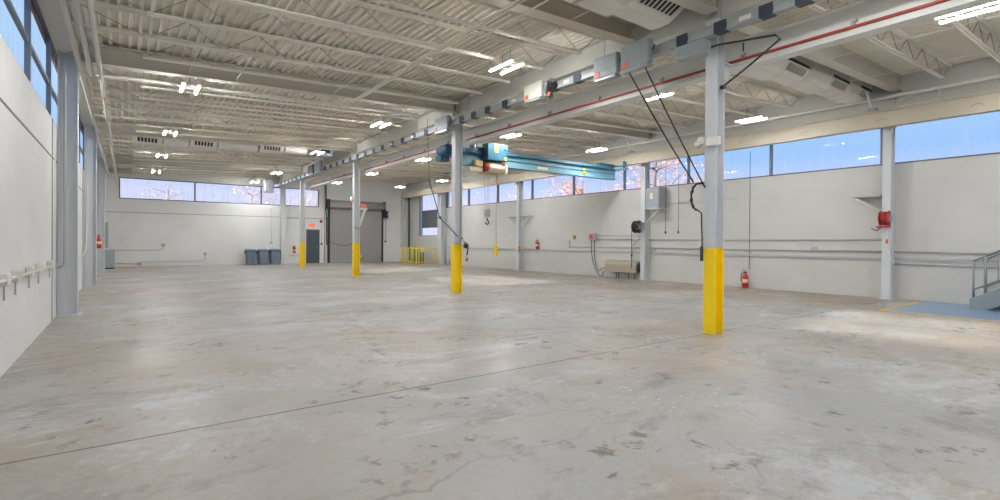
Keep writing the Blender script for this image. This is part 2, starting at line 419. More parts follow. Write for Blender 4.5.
for x0, x1 in ((10.98, 11.12), (14.85, 14.95)): MB().box(x0, x1, YB-.12, YB-.002, 0, 3.7).build('guide_rail', 'dark', d)
MB().box(14.89, 14.96, YB-.5, YB-.002, 3.66, 4.3).build('end_plate', 'dark', d)
MB().box(10.88, 10.99, YB-.5, YB-.002, 3.66, 4.3).build('end_plate', 'dark', d)

# ------------------------------------------------------------------ columns
def column(x0, x1, y, z1, label, painted=True, group=None, base=False, name='steel_column'):
    t = thing(name, label, 'column', ((x0+x1)/2, y, 0), group)
    d = x1-x0; pr = ibeam(.20, d, .02, .012)
    z0 = 1.415 if painted else .02
    if base: MB().box(x0-.010 if x0 < 0 else x0-.05, x1+.05 if x0 < 0 else x1+.010, y-.15, y+.15, 0, .018).build('base_plate', 'column' if not painted else 'yellow', t)
    # flanges face the side walls
    MB().sweep(pr, (x0, y, z0), (x0, y, z1), (0, 1, 0), (1, 0, 0)).build('shaft', 'column', t)
    if painted:
        k = .004
        MB().sweep(ibeam(.20+2*k, d+2*k, .02+2*k, .012+2*k), (x0-k, y, .001), (x0-k, y, 1.415), (0, 1, 0), (1, 0, 0)).build('yellow_band', 'yellow', t)
        MB().box(x0-.02, x1+.02, y-.13, y+.13, z1, z1+.02).build('cap_plate', 'column', t)
        for s in (-1, 1):
            MB().box(XC-.006+s*.0, XC+.006, y+s*.03-.004, y+s*.03+.004, z1-.16, z1-.001).build('stiffener', 'column', t)
    return t
nm = ['nearest the camera, first of the yellow-banded middle row', 'second of the middle row, with hose valves on it', 'third of the middle row, holding a small bracket', 'fourth of the middle row, in front of the slate door']
nm = ['tall grey steel column with yellow base band carrying the bent dark hose boom',
      'grey steel column with yellow base band beside the blue bridge crane drive',
      'grey steel column with yellow base band before the roll-up door',
      'grey steel column with yellow base band beside the slate personnel door']
for y, l in zip(COLY, nm): column(XC0, XC1, y, 5.155, l)
ln = ['pale grey wall column on the narrow-aisle wall, the one with a floor base plate',
      'pale grey wall column on the narrow-aisle wall, second from the camera',
      'pale grey wall column on the narrow-aisle wall beside the red fire extinguisher']
for y, l in zip((13.15, 21.1, 29.4), ln): column(XL+.012, -.765, y, 5.17, l, False, None, True, 'wall_column')
rn = ['pale grey wall column holding the red hose reel', 'pale grey wall column holding the dark hose reel and cabinet',
      'pale grey wall column with a lattice bracket on each side', 'pale grey wall column beside the window with charcoal shade']
for y, l in zip((4.77, 12.83, 20.87, 29.02), rn): column(16.62, XR-.012, y, 4.98, l, False, None, True, 'wall_column')
t = thing('wall_column', 'square white end-wall column between grey bins and slate door', 'column', (8.1, YB-.12, 0))
MB().box(7.96, 8.24, YB-.25, YB-.003, .015, 5.25).build('shaft', 'column', t); MB().box(7.90, 8.30, YB-.3, YB-.003, 0, .015).build('base_plate', 'column', t)
t = thing('wall_column', 'pale column standing in the far corner behind the yellow cage', 'column', (16.6, YB-.12, 0))
MB().sweep(ibeam(.2, .25, .02, .012), (16.35, YB-.15, .015), (16.35, YB-.15, 4.95), (0,1,0), (1,0,0)).build('shaft', 'column', t); MB().box(16.3, 16.65, YB-.3, YB-.01, 0, .015).build('base_plate', 'column', t)
solo(MB().cyl((16.84, YB-.42, .01), (16.84, YB-.42, 5.1), .05, 10), 'downspout', 'dark', 'dark vertical pipe in the far corner beside the yellow cage', 'pipe')

# ------------------------------------------------------------------ main girders and crossbeams
def girder_y(name, x, b, d, zb, y0, y1, mat, label, cat='girder'):
    t = thing(name, label, cat, (x, (y0+y1)/2, zb))
    pr = [(a, c) for a, c in ibeam(b, d, .022, .014)]
    MB().sweep(pr, (x, y0, zb), (x, y1, zb), (1,0,0), (0,0,1)).build('girder_body', mat, t)
    return t
ys = [YR+.02]+COLY+[YB-.02]
tail = ['overhead before the hose boom column', 'from the hose boom column to the crane drive column', 'from the crane drive column to the roll-up door column', 'from the roll-up door column to the slate door column', 'over the last short bay at the end wall']
for i in range(5):
    t = girder_y('roof_girder', XC, .22, .47, 5.18, ys[i]+.012, ys[i+1]-.012, 'girder', 'grey roof girder '+tail[i])
    for yy_ in (ys[i]+.10, ys[i+1]-.10):
        for s in (-1, 1): MB().box(XC+s*.012 if s > 0 else XC-.10, XC+.10 if s > 0 else XC-.012, yy_-.006, yy_+.006, 5.203, 5.626).build('stiffener', 'girder', t)
def crossbeam(y, x0, x1, d, label, mat='beam', b=.25, drop=.004):
    t = thing('crossbeam', label, 'beam', ((x0+x1)/2, y, zd((x0+x1)/2)-drop-d))
    MB().sweep(ibeam(b, d, .018, .012), (x0, y, zd(x0)-drop-d), (x1, y, zd(x1)-drop-d), (0,1,0), (0,0,1)).build('beam_body', mat, t)
    for xx in (x0+.006, x1-.006):
        MB().box(xx-.006, xx+.006, y-.06, y+.06, zd(xx)-drop-d-.001, zd(xx)-drop+.001).build('end_plate', mat, t)
    return t
cl = {0: 'at the hose boom column', 1: 'at the crane drive column', 2: 'at the roll-up door column', 3: 'at the slate door column'}
for k, y in enumerate(COLY):
    crossbeam(y, -.74, XC-.12, .38, 'grey narrow-aisle crossbeam '+cl[k])
    crossbeam(y, XC+.12, 16.9, .40, 'grey crane-aisle crossbeam '+cl[k])
crossbeam(6.32, -.74, XC-.12, .33, 'second crossbeam of the narrow aisle, just beyond the near air handlers', 'cream')
crossbeam(5.92, XC+.12, 16.9, .36, 'second crossbeam of the crane aisle, just beyond the near air handlers', 'cream')
crossbeam(YB-.14, XL+.02, XC-.12, .22, 'pale end beam over the strip window of the end wall')
crossbeam(YB-.14, XC+.12, 16.9, .22, 'pale end beam over the roll-up door')
# eave beam over the window wall
for i in range(5):
    girder_y('eave_beam', 16.80, .2, .5, 5.02, max(ys[i], YR)+.012, ys[i+1]-.012, 'girder', 'grey eave beam, '+['bay before the red hose reel column', 'bay from the red hose reel to the dark hose reel', 'bay from the dark hose reel to the lattice brackets', 'bay from the lattice brackets to the shaded window', 'short bay at the end wall'][i])

# ------------------------------------------------------------------ open-web roof joists
def make_joist(x0, x1, ybase, label, group, depth=.44, clear0=1.05, clear1=.55):
    """A bar joist along X: top chord of two angles, bottom chord stopping short, one bent web rod, sloped end bars."""
    t = thing('roof_joist', label, 'joist', (x0, ybase, zd(x0)))
    y = ybase; e = .012
    def zt(x): return zd(x)-.004
    top_ = MB(); bot = MB(); web = MB()
    for s in (-1, 1):
        a = [(s*.010,0),(s*.085,0),(s*.085,-.007),(s*.017,-.007),(s*.017,-.05),(s*.010,-.05)]
        if s < 0: a = a[::-1]
        top_.sweep(a, (x0, y, zt(x0)), (x1, y, zt(x1)), (0,1,0), (0,0,1))
        b_ = [(s*.010,0),(s*.05,0),(s*.05,.007),(s*.017,.007),(s*.017,.045),(s*.010,.045)]
        if s > 0: b_ = b_[::-1]
        bx0, bx1 = x0+clear0, x1-clear1
        bot.sweep(b_, (bx0, y, zt(bx0)-depth), (bx1, y, zt(bx1)-depth), (0,1,0), (0,0,1))
    npan = int(round((bx1-bx0)/1.12)); pts = [(x0+.12, y, zt(x0+.12)-.035), (bx0+.05, y, zt(bx0+.05)-depth+.02)]
    for i in range(npan):
        xm = bx0+.05+(i+.5)*(bx1-bx0-.1)/npan; xe = bx0+.05+(i+1)*(bx1-bx0-.1)/npan
        pts += [(xm, y, zt(xm)-.03), (xe, y, zt(xe)-depth+.02)]
    pts.append((x1-.12, y, zt(x1-.12)-.035))
    web.tube(pts, .0085, 5)
    top_.build('top_chord', 'joist', t); bot.build('bottom_chord', 'joist', t); web.build('web', 'web', t)
    return t
def bays():
    out = []
    out.append(('near bay overhead', [4.63-1.12*k for k in range(4, 0, -1)], 'counting out from the hose boom column', True))
    out.append(('second bay', [5.92+.0+1.14*k for k in range(1, 6)], 'counting from the near air handlers', False))
    for k in (1, 2): out.append((['', 'third bay', 'fourth bay'][k], [COLY[k]+1.1614*j for j in range(1, 7)], 'counting from the '+['', 'crane drive column', 'roll-up door column'][k], False))
    out.append(('end bay', [COLY[3]+1.06*j for j in range(1, 5)], 'counting from the slate door column', False))
    return out
jl = jr = None
for bay, yl, ref, rev in bays():
    for i, y in enumerate(yl):
        k = len(yl)-1-i if rev else i
        lab = '%s narrow-aisle roof joist, %s, %s' % (ORD[k], bay, ref)
        if y > -1:
            if jl is None: jl = make_joist(-.80, XC-.135, y, lab, None)
            else: dup(jl, (jl.location.x, y, jl.location.z), lab)
        lab = '%s crane-aisle roof joist, %s, %s' % (ORD[k], bay, ref)
        if jr is None: jr = make_joist(XC+.135, 16.88, y, lab, None, .44, .5, .75)
        else: dup(jr, (jr.location.x, y, jr.location.z), lab)

# bridging rods and conduits running along the hall under the joists
def rod(x, z, y0, y1, r, label, mat='joist', cat='bridging rod', name='bridging_rod'):
    return solo(MB().cyl((x, y0, z), (x, y1, z), r, 6), name, mat, label, cat)
for x, w in ((1.09, 'near the clerestory wall'), (2.0, 'second from the clerestory wall'), (4.2, 'midway over the narrow aisle'), (6.1, 'close to the busway')):
    rod(x, zd(x)-.31, 0.0, YB-.3, .011, 'thin bridging rod under the narrow-aisle joists, '+w)
for x, w in ((9.9, 'close to the crane runway girder'), (12.4, 'midway over the crane aisle'), (14.9, 'near the window wall')):
    rod(x, zd(x)-.31, 0.0, YB-.3, .011, 'thin bridging rod under the crane-aisle joists, '+w)
t = thing('ceiling_conduit', 'pair of conduits crossing under the narrow-aisle joists at a junction box', 'conduit', (4.62, 9, 5.1))
zc = zd(4.62)-.44-.05
for dx in (0, .07): MB().cyl((4.62+dx, 5.0, zc), (4.62+dx, 12.6, zc), .018, 7).build('conduit', 'joist', t)
MB().bev(4.57, 4.74, 8.6, 8.8, zc-.06, zc-.019, .012).build('junction_box', 'joist', t)
solo(MB().cyl((5.02, 5.0, zd(5.02)-.47), (5.02, 7.4, zd(5.02)-.47), .014, 7), 'ceiling_conduit', 'joist', 'single thin conduit ending above the near ceiling light of the narrow aisle', 'conduit')

# pipes along the clerestory wall
def pipe(path, r, label, mat='pipe', name='ceiling_pipe', cat='pipe', n=10): return solo(MB().tube(path, r, n), name, mat, label, cat)
z = 4.85
pipe([(-.72, -2, z), (-.72, YB-.3, z)], .042, 'slim pale pipe hugging the clerestory wall beam')
t = thing('ceiling_pipe', 'thick pale pipe that turns off across the narrow aisle at the wall column', 'pipe', (-.57, 10, z))
MB().tube([(-.57, -2, z), (-.57, 13.2, z), (-.54, 13.34, z+.02), (-.42, 13.46, z+.07)] + [(x, 13.5, 4.957+SL*(x+.1)) for x in (0, 3.5, 6.95)], .042, 10).build('pipe_run', 'pipe', t)
MB().cyl((-.57, 5.6, z), (-.57, 5.72, z), .068, 10).build('coupling', 'pipe', t)
t = thing('ceiling_pipe', 'pale pipe with a brass valve, farthest of three from the clerestory wall', 'pipe', (-.41, 10, z))
MB().tube([(-.41, -2, z-.02), (-.41, 33.2, z-.02), (-.41, 33.3, z-.1), (-.41, 33.3, 4.4)], .038, 10).build('pipe_run', 'pipe', t)
MB().lathe([(.03, 0), (.05, .02), (.05, .08), (.03, .1)], (-.41, 14.9, z-.02), 'y', 10).cyl((-.41, 14.95, z-.02), (-.41, 14.95, z-.13), .014).build('valve', 'brass', t)
for y in (16.0, 19.2, 23.5):
    solo(MB().tube([(-.72+.045, y, z), (-.41-.04, y, z-.01)], .02, 8), 'cross_pipe', 'pipe', {16.0: 'short pipe link just past the brass valve', 19.2: 'short pipe link before the second wall column', 23.5: 'short pipe link beyond the second wall column'}[y], 'pipe')
solo(MB().tube([(-1.03, 12.62, .95), (-.95, 12.60, 1.0), (-.93, 12.6, 1.1), (-.93, 12.6, 4.85), (-.90, 12.6, 5.0), (-.82, 12.6, 5.06), (-.5, 12.6, 5.06)], .022, 8), 'conduit_drop', 'conduit', 'bent conduit running up the wall column with the floor base plate', 'conduit')
# conduit with outlet boxes on the clerestory wall
t = thing('wall_conduit', 'white conduit with small outlet boxes along the clerestory wall', 'conduit', (XL, 9, 1.0))
MB().cyl((XL+.05, -2, 1.1), (XL+.05, 12.55, 1.03), .02, 8).build('conduit', 'pipe', t)
for y in (7.55, 8.25, 9.3, 10.2, 11.6):
    o = MB().bev(XL+.002, XL+.085, y-.11, y+.07, .99, 1.13, .012).build('outlet_box', 'pipe', t)
    MB().tube([(XL+.04, y-.06, .99), (XL+.04, y-.06, .84)], .010, 6).build('drop_pipe', 'conduit', o)
t = thing('wall_conduit', 'short conduit with a small box between first and second wall columns', 'conduit', (XL, 16, 1.2))
MB().tube([(XL+.04, 14.6, .98), (XL+.04, 19.6, 1.02), (XL+.06, 20.3, 1.1), (XL+.1, 20.6, 1.3), (XL+.1, 20.65, 4.9)], .02, 8).build('conduit', 'pipe', t)
MB().bev(XL+.002, XL+.09, 15.6, 15.85, .62, .88, .012).build('outlet_box', 'conduit', t)

# ------------------------------------------------------------------ crane runways
def runway(name, x, y0, y1, zb, d, b, mat, label):
    t = thing(name, label, 'crane runway', (x, (y0+y1)/2, zb))
    MB().sweep(ibeam(b, d, .024, .016), (x, y0, zb), (x, y1, zb), (1,0,0), (0,0,1)).build('runway_beam', mat, t)
    return t
RX = 8.42
t = runway('crane_runway', RX, -2.5, 31.2, 4.47, .47, .24, 'runway', 'long pale crane runway girder with a red conductor bar behind the column row')
MB().box(RX-.055, RX-.022, -2.4, 30.8, 4.60, 4.635).build('conductor_bar', 'redbar', t)
for y in [1.2+1.62*k for k in range(18)]:
    MB().box(RX-.07, RX-.0085, y-.02, y+.02, 4.63, 4.70).box(RX-.06, RX-.0085, y-.05, y-.03, 4.68, 4.72).build('conductor_clip', 'conduit', t)
for y in COLY:
    MB().box(XC1+.007, RX-.125, y-.08, y+.08, 4.51, 4.53).box(XC1+.007, RX-.125, y-.006, y+.006, 4.32, 4.51).build('support_bracket', 'column', t)
R2 = 16.35
t = runway('crane_runway', R2, -2.5, YB-.35, 4.635, .45, .22, 'cream', 'long warm-lit crane runway girder in front of the big windows')
for y in COLY:
    MB().box(R2+.112, 16.617, y-.08, y+.08, 4.64, 4.66).box(R2+.112, 16.617, y-.006, y+.006, 4.52, 4.64).build('support_bracket', 'cream', t)
for y in [1.0+1.9*k for k in range(17)]:
    MB().tube([(R2-.115, y-.12, 4.80), (R2-.07, y-.05, 4.86), (R2-.07, y+.05, 4.86), (R2-.115, y+.12, 4.80)], .009, 5).build('cable_clip', 'hook', t)
zp = 5.43
t = thing('eave_pipe', 'long white pipe running above the warm-lit crane runway', 'pipe', (16.35, 15, zp))
MB().cyl((16.35, -2, zp), (16.35, YB-.4, zp), .045, 10).build('pipe_run', 'pipe', t)
MB().tube([(16.35, 3.62, zp-.04), (16.35, 3.62, 5.2), (16.35, 3.68, 5.14), (16.35, 3.8, 5.13), (16.35, 5.0, 5.13), (16.4, 5.3, 5.15)], .03, 8).build('branch', 'pipe', t)
MB().cyl((16.35, 4.6, 5.13), (16.35, 4.0, zp), .014, 6).build('brace', 'pipe', t)
for y in (4.98, 13.1, 21.2):
    i = (4.98, 13.1, 21.2).index(y)
    t = thing('steel_bracket', 'small white angled pipe bracket above the runway '+['at the red hose reel column', 'at the dark hose reel column', 'at the lattice bracket column'][i], 'bracket', (16.2, y, 5.1))
    MB().tube([(16.2, y, 5.10), (16.05, y+.1, 5.62)], .03, 8).build('strut', 'pipe', t); MB().bev(16.12, 16.3, y-.1, y+.1, 5.088, 5.16, .015).build('foot', 'conduit', t)

# ------------------------------------------------------------------ busway with switch boxes
BX = 7.50
t = thing('busway', 'long hanging grey busway with dark joint covers in front of the columns', 'busway', (BX, 15, 4.8))
MB().sweep([(-.07,0),(.07,0),(.07,.03),(.05,.03),(.05,.12),(.07,.12),(.07,.15),(-.07,.15),(-.07,.12),(-.05,.12),(-.05,.03),(-.07,.03)], (BX, .4, 4.80), (BX, 33.4, 4.80), (1,0,0), (0,0,1)).build('busway_rail', 'bus', t)
yj = [1.6, 2.35, 3.1, 3.6, 4.3, 4.97, 7.4, 8.1, 9.86, 10.6, 11.25, 11.85] + [13.9+.82*k for k in range(23)]
for y in yj: MB().box(BX-.078, BX+.078, y-.1, y+.1, 4.795, 4.965).build('joint_cover', 'navy', t)
for y in (3.9, 7.7, 9.5, 14.8, 16.4): MB().box(BX-.0805, BX-.0705, y-.09, y+.09, 4.84, 4.91).build('label_plate', 'white', t)
for y in [1.2, 4.32, 6.72, 9.4, 11.6, 14.6, 17.6, 20.6, 23.4, 26.4, 29.4, 32]: MB().cyl((BX, y, 4.966), (BX, y, zd(BX)-.01), .008, 6).build('hanger_rod', 'conduit', t)
def switchbox(y0, y1, z0, z1, x0, x1, mat, label, tagm=True, inner=None):
    t = thing('switch_box', label, 'switch box', ((x0+x1)/2, (y0+y1)/2, z0))
    MB().bev(x0, x1, y0, y1, z0, z1, .012).build('enclosure', mat, t)
    MB().box(x0-.006, x0-.001, y0+.03, y1-.03, z0+.12, z1-.03).build('cover', mat, t)
    if tagm: MB().box(x0-.010, x0-.0005, y1-.17, y1-.05, z0+.02, z0+.11).build('warning_label', 'orange', t)
    h = MB().box(x0+.05, x1-.05, y0-.02, y0-.0005, z0+.1, z1-.08).build('side_plate', 'galv', t)
    MB().tube([((x0+x1)/2, y0-.021, z0+.2), ((x0+x1)/2-.02, y0-.09, z0+.28)], .012, 6).build('handle', 'dark', h)
    MB().box(x0+.02, x1+.06, y0+.05, y1-.02, z0-.05, z0-.001).build('stab_rail', 'bus', t)
    return t
switchbox(5.53, 6.16, 4.66, 5.07, 7.30, 7.42, 'box', 'large grey switch box on the busway nearest the hose boom column')
switchbox(6.25, 6.83, 4.66, 5.05, 7.30, 7.42, 'box', 'grey switch box on the busway, directly behind the large one')
switchbox(8.36, 8.97, 4.71, 5.05, 7.30, 7.42, 'boxpale', 'cream switch box on the busway with looping cables at its end')
switchbox(12.35, 13.1, 4.70, 5.08, 7.28, 7.42, 'box', 'grey switch box on the busway at the crane drive column')
switchbox(23.9, 24.8, 4.78, 5.25, 7.25, 7.42, 'box', 'grey switch box far along the busway, the nearer of a close pair', False)
switchbox(25.0, 25.9, 4.78, 5.2, 7.25, 7.42, 'dark', 'dark switch box far along the busway, the farther of a close pair', False)
t = thing('switch_cabinet', 'tall grey cabinet hanging at the far end of the busway', 'cabinet', (7.1, 33.7, 4.5))
MB().bev(6.85, 7.35, 33.45, 33.85, 4.47, 5.3, .02).build('enclosure', 'galv', t); MB().box(6.9, 7.3, 33.438, 33.449, 4.52, 5.25).build('door_panel', 'galv', t)
t = thing('cable_bundle', 'tangle of black looping cables at the end of the cream switch box', 'cable', (7.36, 8.3, 4.7))
for i in range(7):
    a = random.uniform(.05, .12); zc = 4.80+random.uniform(-.1, .12); yc = 8.22-random.uniform(0, .14)
    pts = [(7.36+random.uniform(-.05, .05), yc+a*math.cos(2*math.pi*k/12), zc+a*1.5*math.sin(2*math.pi*k/12)) for k in range(12)]
    MB().tube(pts, .009, 5, True).build('cable', 'rubber', t)
MB().bev(7.33, 7.40, 8.23, 8.31, 4.68, 5.02, .01).build('connector', 'galv', t)
MB().bev(7.31, 7.35, 8.10, 8.18, 4.66, 4.74, .008).build('plug', 'orange', t)
t = thing('bus_end_feed', 'rounded grey feed housing under the busway at the hose boom column', 'feed box', (7.55, 4.9, 4.55))
MB().sweep([(-.30,.0),(-.26,-.06),(.22,-.06),(.30,.02),(.30,.10),(.25,.16),(-.30,.16)], (7.44, 4.86, 4.63), (7.62, 4.86, 4.63), (0,1,0), (0,0,1)).build('housing', 'bus', t)
MB().box(7.433, 7.4395, 4.64, 5.06, 4.61, 4.75).build('cover', 'box', t)

# boom and hanging cords near the first column
t = thing('hose_boom', 'bent dark steel tube boom bracketed to the first tall column', 'boom', (7.9, 4.4, 4.0))
MB().tube([(7.66, 5.0, 4.70), (7.70, 4.47, 4.71), (8.02, 3.74, 4.71), (8.0, 3.65, 4.62), (7.93, 4.05, 4.34), (7.86, 4.50, 4.06)], .016, 8).build('boom_tube', 'dark', t)
MB().cyl((7.86, 4.45, 4.06), (7.86, 4.525, 4.06), .035, 10).build('wall_socket', 'dark', t)
MB().lathe([(.02,0),(.05,.0),(.05,.05),(.02,.06)], (7.66, 4.97, 4.70), 'y', 10).build('swivel', 'rubber', t)
MB().cyl((7.95, 4.2, 4.715), (7.95, 4.2, 4.58), .012).build('stub', 'dark', t)
def catenary(p, q, sag, n=10): 
    p, q = Vector(p), Vector(q); return [tuple(p.lerp(q, k/n)-Vector((0, 0, sag*4*(k/n)*(1-k/n)))) for k in range(n+1)]
solo(MB().tube(catenary((7.40, 6.03, 4.61), (7.66, 4.88, 2.52), .04), .013, 6), 'power_cord', 'rubber', 'black cord slanting from the large switch box to the coiled cable', 'cord')
solo(MB().tube(catenary((7.40, 5.68, 4.61), (7.71, 4.70, 2.42), .03), .013, 6), 'power_cord', 'rubber', 'black cord slanting from the large switch box straight to the column', 'cord')
t = thing('coiled_cable', 'thick black coiled cable hanging in a loop beside the first tall column', 'cable', (7.66, 4.85, 2.0))
arc = [(7.66, 4.80+.12*math.sin(a), 2.27+.22*math.cos(a)) for a in [math.pi*k/14 for k in range(15)]]
for s in (-.014, .014): MB().tube([(x+s, y+s+.012*math.sin(i*2.4+s*90), z) for i, (x, y, z) in enumerate(arc)], .015, 6).build('coil', 'rubber', t)
MB().tube([(7.66, 4.80, 2.49), (7.70, 4.74, 2.49)], .012).build('hook', 'rubber', t)
MB().tube([(7.66, 4.80, 2.05), (7.70, 4.755, 2.0), (7.715, 4.745, 1.45)], .012, 6).build('tail', 'rubber', t)
MB().bev(7.69, 7.74, 4.735, 4.775, 1.2, 1.45, .01).build('plug', 'dark', t)
solo(MB().bev(8.045, 8.09, 4.57, 4.66, 1.56, 1.78, .01), 'wall_switch', 'galv', 'small grey switch on the far flange of the first tall column', 'switch')
def emergency_light(x, y, z, label):
    t = thing('emergency_light', label, 'emergency light', (x, y, z))
    MB().bev(x-.08, x-.006, y-.17, y+.06, z-.06, z+.08, .015).build('housing', 'white', t)
    for dy in (.14, .20):
        MB().lathe([(.02,0),(.05,.01),(.055,.06),(.04,.08)], (x-.12, y+dy, z+.06 if dy < .17 else z), 'x', 12).build('lamp_head', 'white', t)
    MB().cyl((x-.06, y+.06, z), (x-.06, y+.21, z+.02), .014).build('arm', 'white', t)
    return t
emergency_light(XC0, COLY[0]-.02, 3.15, 'white two-headed emergency light on the first tall column')
t = thing('emergency_light', 'round white lamp head on the column before the roll-up door', 'emergency light', (7.7, COLY[2], 3.3))
MB().lathe([(.03,0),(.1,.02),(.12,.08),(.09,.14)], (7.60, COLY[2]-.02, 3.28), 'x', 14).build('lamp_head', 'white', t); MB().box(7.72, XC0-.003, COLY[2]-.05, COLY[2]+.05, 3.2, 3.36).build('mount', 'white', t)
t = thing('column_bracket', 'white strut bracket sticking out from the column before the roll-up door', 'bracket', (8.2, COLY[2], 2.2))
MB().box(XC1+.003, 8.34, COLY[2]-.1, COLY[2]+.1, 2.86, 2.90).build('shelf_bar', 'white', t)
for dy in (-.08, .08): MB().tube([(XC1+.015, COLY[2]+dy, 2.15), (8.26, COLY[2]+dy, 2.86)], .018, 6).build('strut', 'white', t)
MB().lathe([(.03,0),(.09,.0),(.09,.06),(.03,.06)], (XC1-.12, COLY[2]-.115, 2.1), 'y', 10).build('spool', 'galv', t)
# equipment at the crane drive column
y = COLY[1]
t = thing('hose_station', 'cluster of grey valves and fittings above the yellow band near the crane drive', 'valve', (XC, y-.12, 1.4))
MB().bev(7.72, 7.80, y-.30, y-.13, 1.47, 1.6, .012).build('valve_box', 'galv', t)
MB().lathe([(.02,0),(.06,.01),(.06,.05),(.02,.06)], (7.9, y-.26, 1.52), 'y', 10).build('gauge', 'conduit', t)
MB().tube([(7.92, y-.2, 1.62), (7.98, y-.2, 1.5), (8.1, y-.2, 1.45), (8.14, y-.2, 1.3), (8.1, y-.2, 1.1)], .018, 6).build('hose', 'rubber', t)
MB().lathe([(.05,-.02),(.08,0),(.08,.05),(.05,.07)], (8.02, y-.3, 1.38), 'y', 12).build('reel_hub', 'dark', t)
MB().bev(8.06, 8.13, y-.24, y-.16, .92, 1.02, .01).build('nozzle', 'brass', t)
t = thing('tool_arm', 'thin dark balance arm slanting down to the valves at the crane drive column', 'arm', (7.3, y, 2.5))
MB().tube([(6.86, y-.13, 3.25), (7.22, y-.13, 2.18), (7.85, y-.13, 1.63)], .013, 6).build('arm_rod', 'dark', t); MB().lathe([(.02,-.03),(.04,-.01),(.04,.02),(.02,.04)], (7.22, y-.13, 2.18), 'z', 8).build('joint', 'dark', t)
solo(MB().cyl((6.87, y-.13, 3.27), (6.80, y-.13, 4.95), .006, 5), 'hanging_cable', 'dark', 'thin cable holding up the slanting balance arm', 'cable')
solo(MB().bev(7.68, 7.76, COLY[3]-.25, COLY[3]-.12, 1.42, 1.62, .01), 'valve_box', 'boxpale', 'pale box with a red top clipped to the column by the slate door', 'box')
solo(MB().bev(8.05, 8.09, COLY[2]-.05, COLY[2]+.05, .78, .9, .01), 'wall_switch', 'yellow', 'tiny yellow switch on the yellow band before the roll-up door', 'switch')

# ------------------------------------------------------------------ blue bridge crane (one travelling machine)
CY = 14.0
t = thing('bridge_crane', 'turquoise bridge crane girder spanning between the two runway girders', 'crane', (12.4, CY, 4.1))
g = MB().box(8.75, 16.24, CY-.05, CY+.05, 4.08, 4.47).box(8.75, 16.24, CY-.10, CY+.10, 4.08, 4.11).build('girder', 'crane', t)
MB().sweep([(-.15,-.10),(-.135,-.10),(-.135,-.012),(.135,-.012),(.135,-.10),(.15,-.10),(.15,0),(-.15,0)], (8.75, CY, 4.585), (16.05, CY, 4.585), (0,1,0), (0,0,1)).build('cap_channel', 'cranedark', t)
MB().box(8.75, 16.2, CY-.075, CY-.051, 4.30, 4.325).build('cable_track', 'motor', t)
MB().box(12.03, 12.52, CY-.053, CY-.0505, 4.15, 4.25).build('name_plate', 'label', t)
MB().lathe([(.001,0),(.12,0),(.12,.004),(.001,.004)], (14.45, CY-.056, 4.27), 'y', 14).build('round_decal', 'ydecal', t)
e = MB().bev(15.3, 16.14, CY-.13, CY+.13, 4.588, 4.70, .02).build('end_connection', 'cranedark', t)
e = MB().bev(16.245, 16.34, CY-.65, CY+.45, 4.44, 4.56, .015).build('end_truck', 'crane', t)
for dy in (-.58, .36):
    MB().lathe([(.03,0),(.075,.0),(.075,.035),(.03,.04)], (16.19, CY+dy, 4.715), 'x', 12).build('wheel', 'motor', e)
    MB().box(16.165, 16.185, CY+dy-.05, CY+dy+.05, 4.5, 4.80).build('wheel_plate', 'cranedark', e)
MB().tube([(16.1, CY-.1, 4.66), (16.18, CY-.3, 4.62), (16.2, CY-.55, 4.6)], .022, 6).build('drive_arm', 'cranedark', t)
e = MB().bev(8.30, 8.54, CY-1.05, CY+.6, 4.26, 4.44, .02).build('end_truck', 'cranedark', t)
for dy in (-.95, .5):
    MB().lathe([(.03,0),(.08,.0),(.08,.035),(.03,.04)], (8.58, CY+dy, 4.57), 'x', 12).build('wheel', 'motor', e)
    MB().box(8.56, 8.578, CY+dy-.06, CY+dy+.06, 4.34, 4.65).build('wheel_plate', 'motor', e)
MB().lathe([(.06,-.36),(.15,-.34),(.17,-.28),(.17,.12),(.12,.16),(.12,.3),(.05,.32)], (8.05, CY-.15, 4.36), 'y', 14).build('drive_motor', 'motor', t)
MB().lathe([(.05,-.2),(.13,-.18),(.13,.22),(.05,.25)], (8.75, CY-.55, 4.50), 'y', 14).build('drive_motor', 'motor', t)
MB().bev(8.66, 9.15, CY-.42, CY-.16, 4.36, 4.72, .03).build('gear_case', 'motor', t)
MB().bev(8.60, 8.74, CY-.36, CY-.16, 4.725, 4.92, .02).build('collector_post', 'motor', t)
MB().box(7.95, 8.28, CY-.1, CY+.2, 4.05, 4.22).build('drive_bracket', 'motor', t)
MB().box(9.15, 9.55, CY-.30, CY-.20, 4.56, 4.60).box(9.15, 9.55, CY-.30, CY-.20, 4.36, 4.44).build('tie_bar', 'motor', t)
MB().bev(8.72, 9.40, CY-.18, CY-.06, 3.97, 4.33, .02).build('cover_panel', 'crane', t)
c = MB().bev(9.50, 10.32, CY-.50, CY-.16, 4.19, 4.74, .02).build('control_cabinet', 'cranedark', t)
MB().box(9.78, 9.93, CY-.505, CY-.5005, 4.46, 4.70).build('warning_label', 'ydecal', c)
MB().box(10.16, 10.28, CY-.505, CY-.5005, 4.22, 4.32).build('warning_label', 'ydecal', c)
MB().lathe([(.001,0),(.06,0),(.05,.015),(.001,.015)], (10.2, CY-.516, 4.6), 'y', 12).build('gauge', 'motor', c)
h = thing('chain_hoist', 'cream and maroon hoist hanging under the turquoise crane girder', 'hoist', (9.9, CY, 3.8))
MB().lathe([(.08,0),(.16,.02),(.17,.08),(.17,.62),(.12,.66)], (9.62, CY-.28, 3.98), 'x', 14).build('drum_body', 'hoist', h)
MB().lathe([(.1,-.16),(.17,-.14),(.175,-.02),(.17,0)], (9.60, CY-.28, 3.98), 'x', 14).build('end_cap', 'maroon', h)
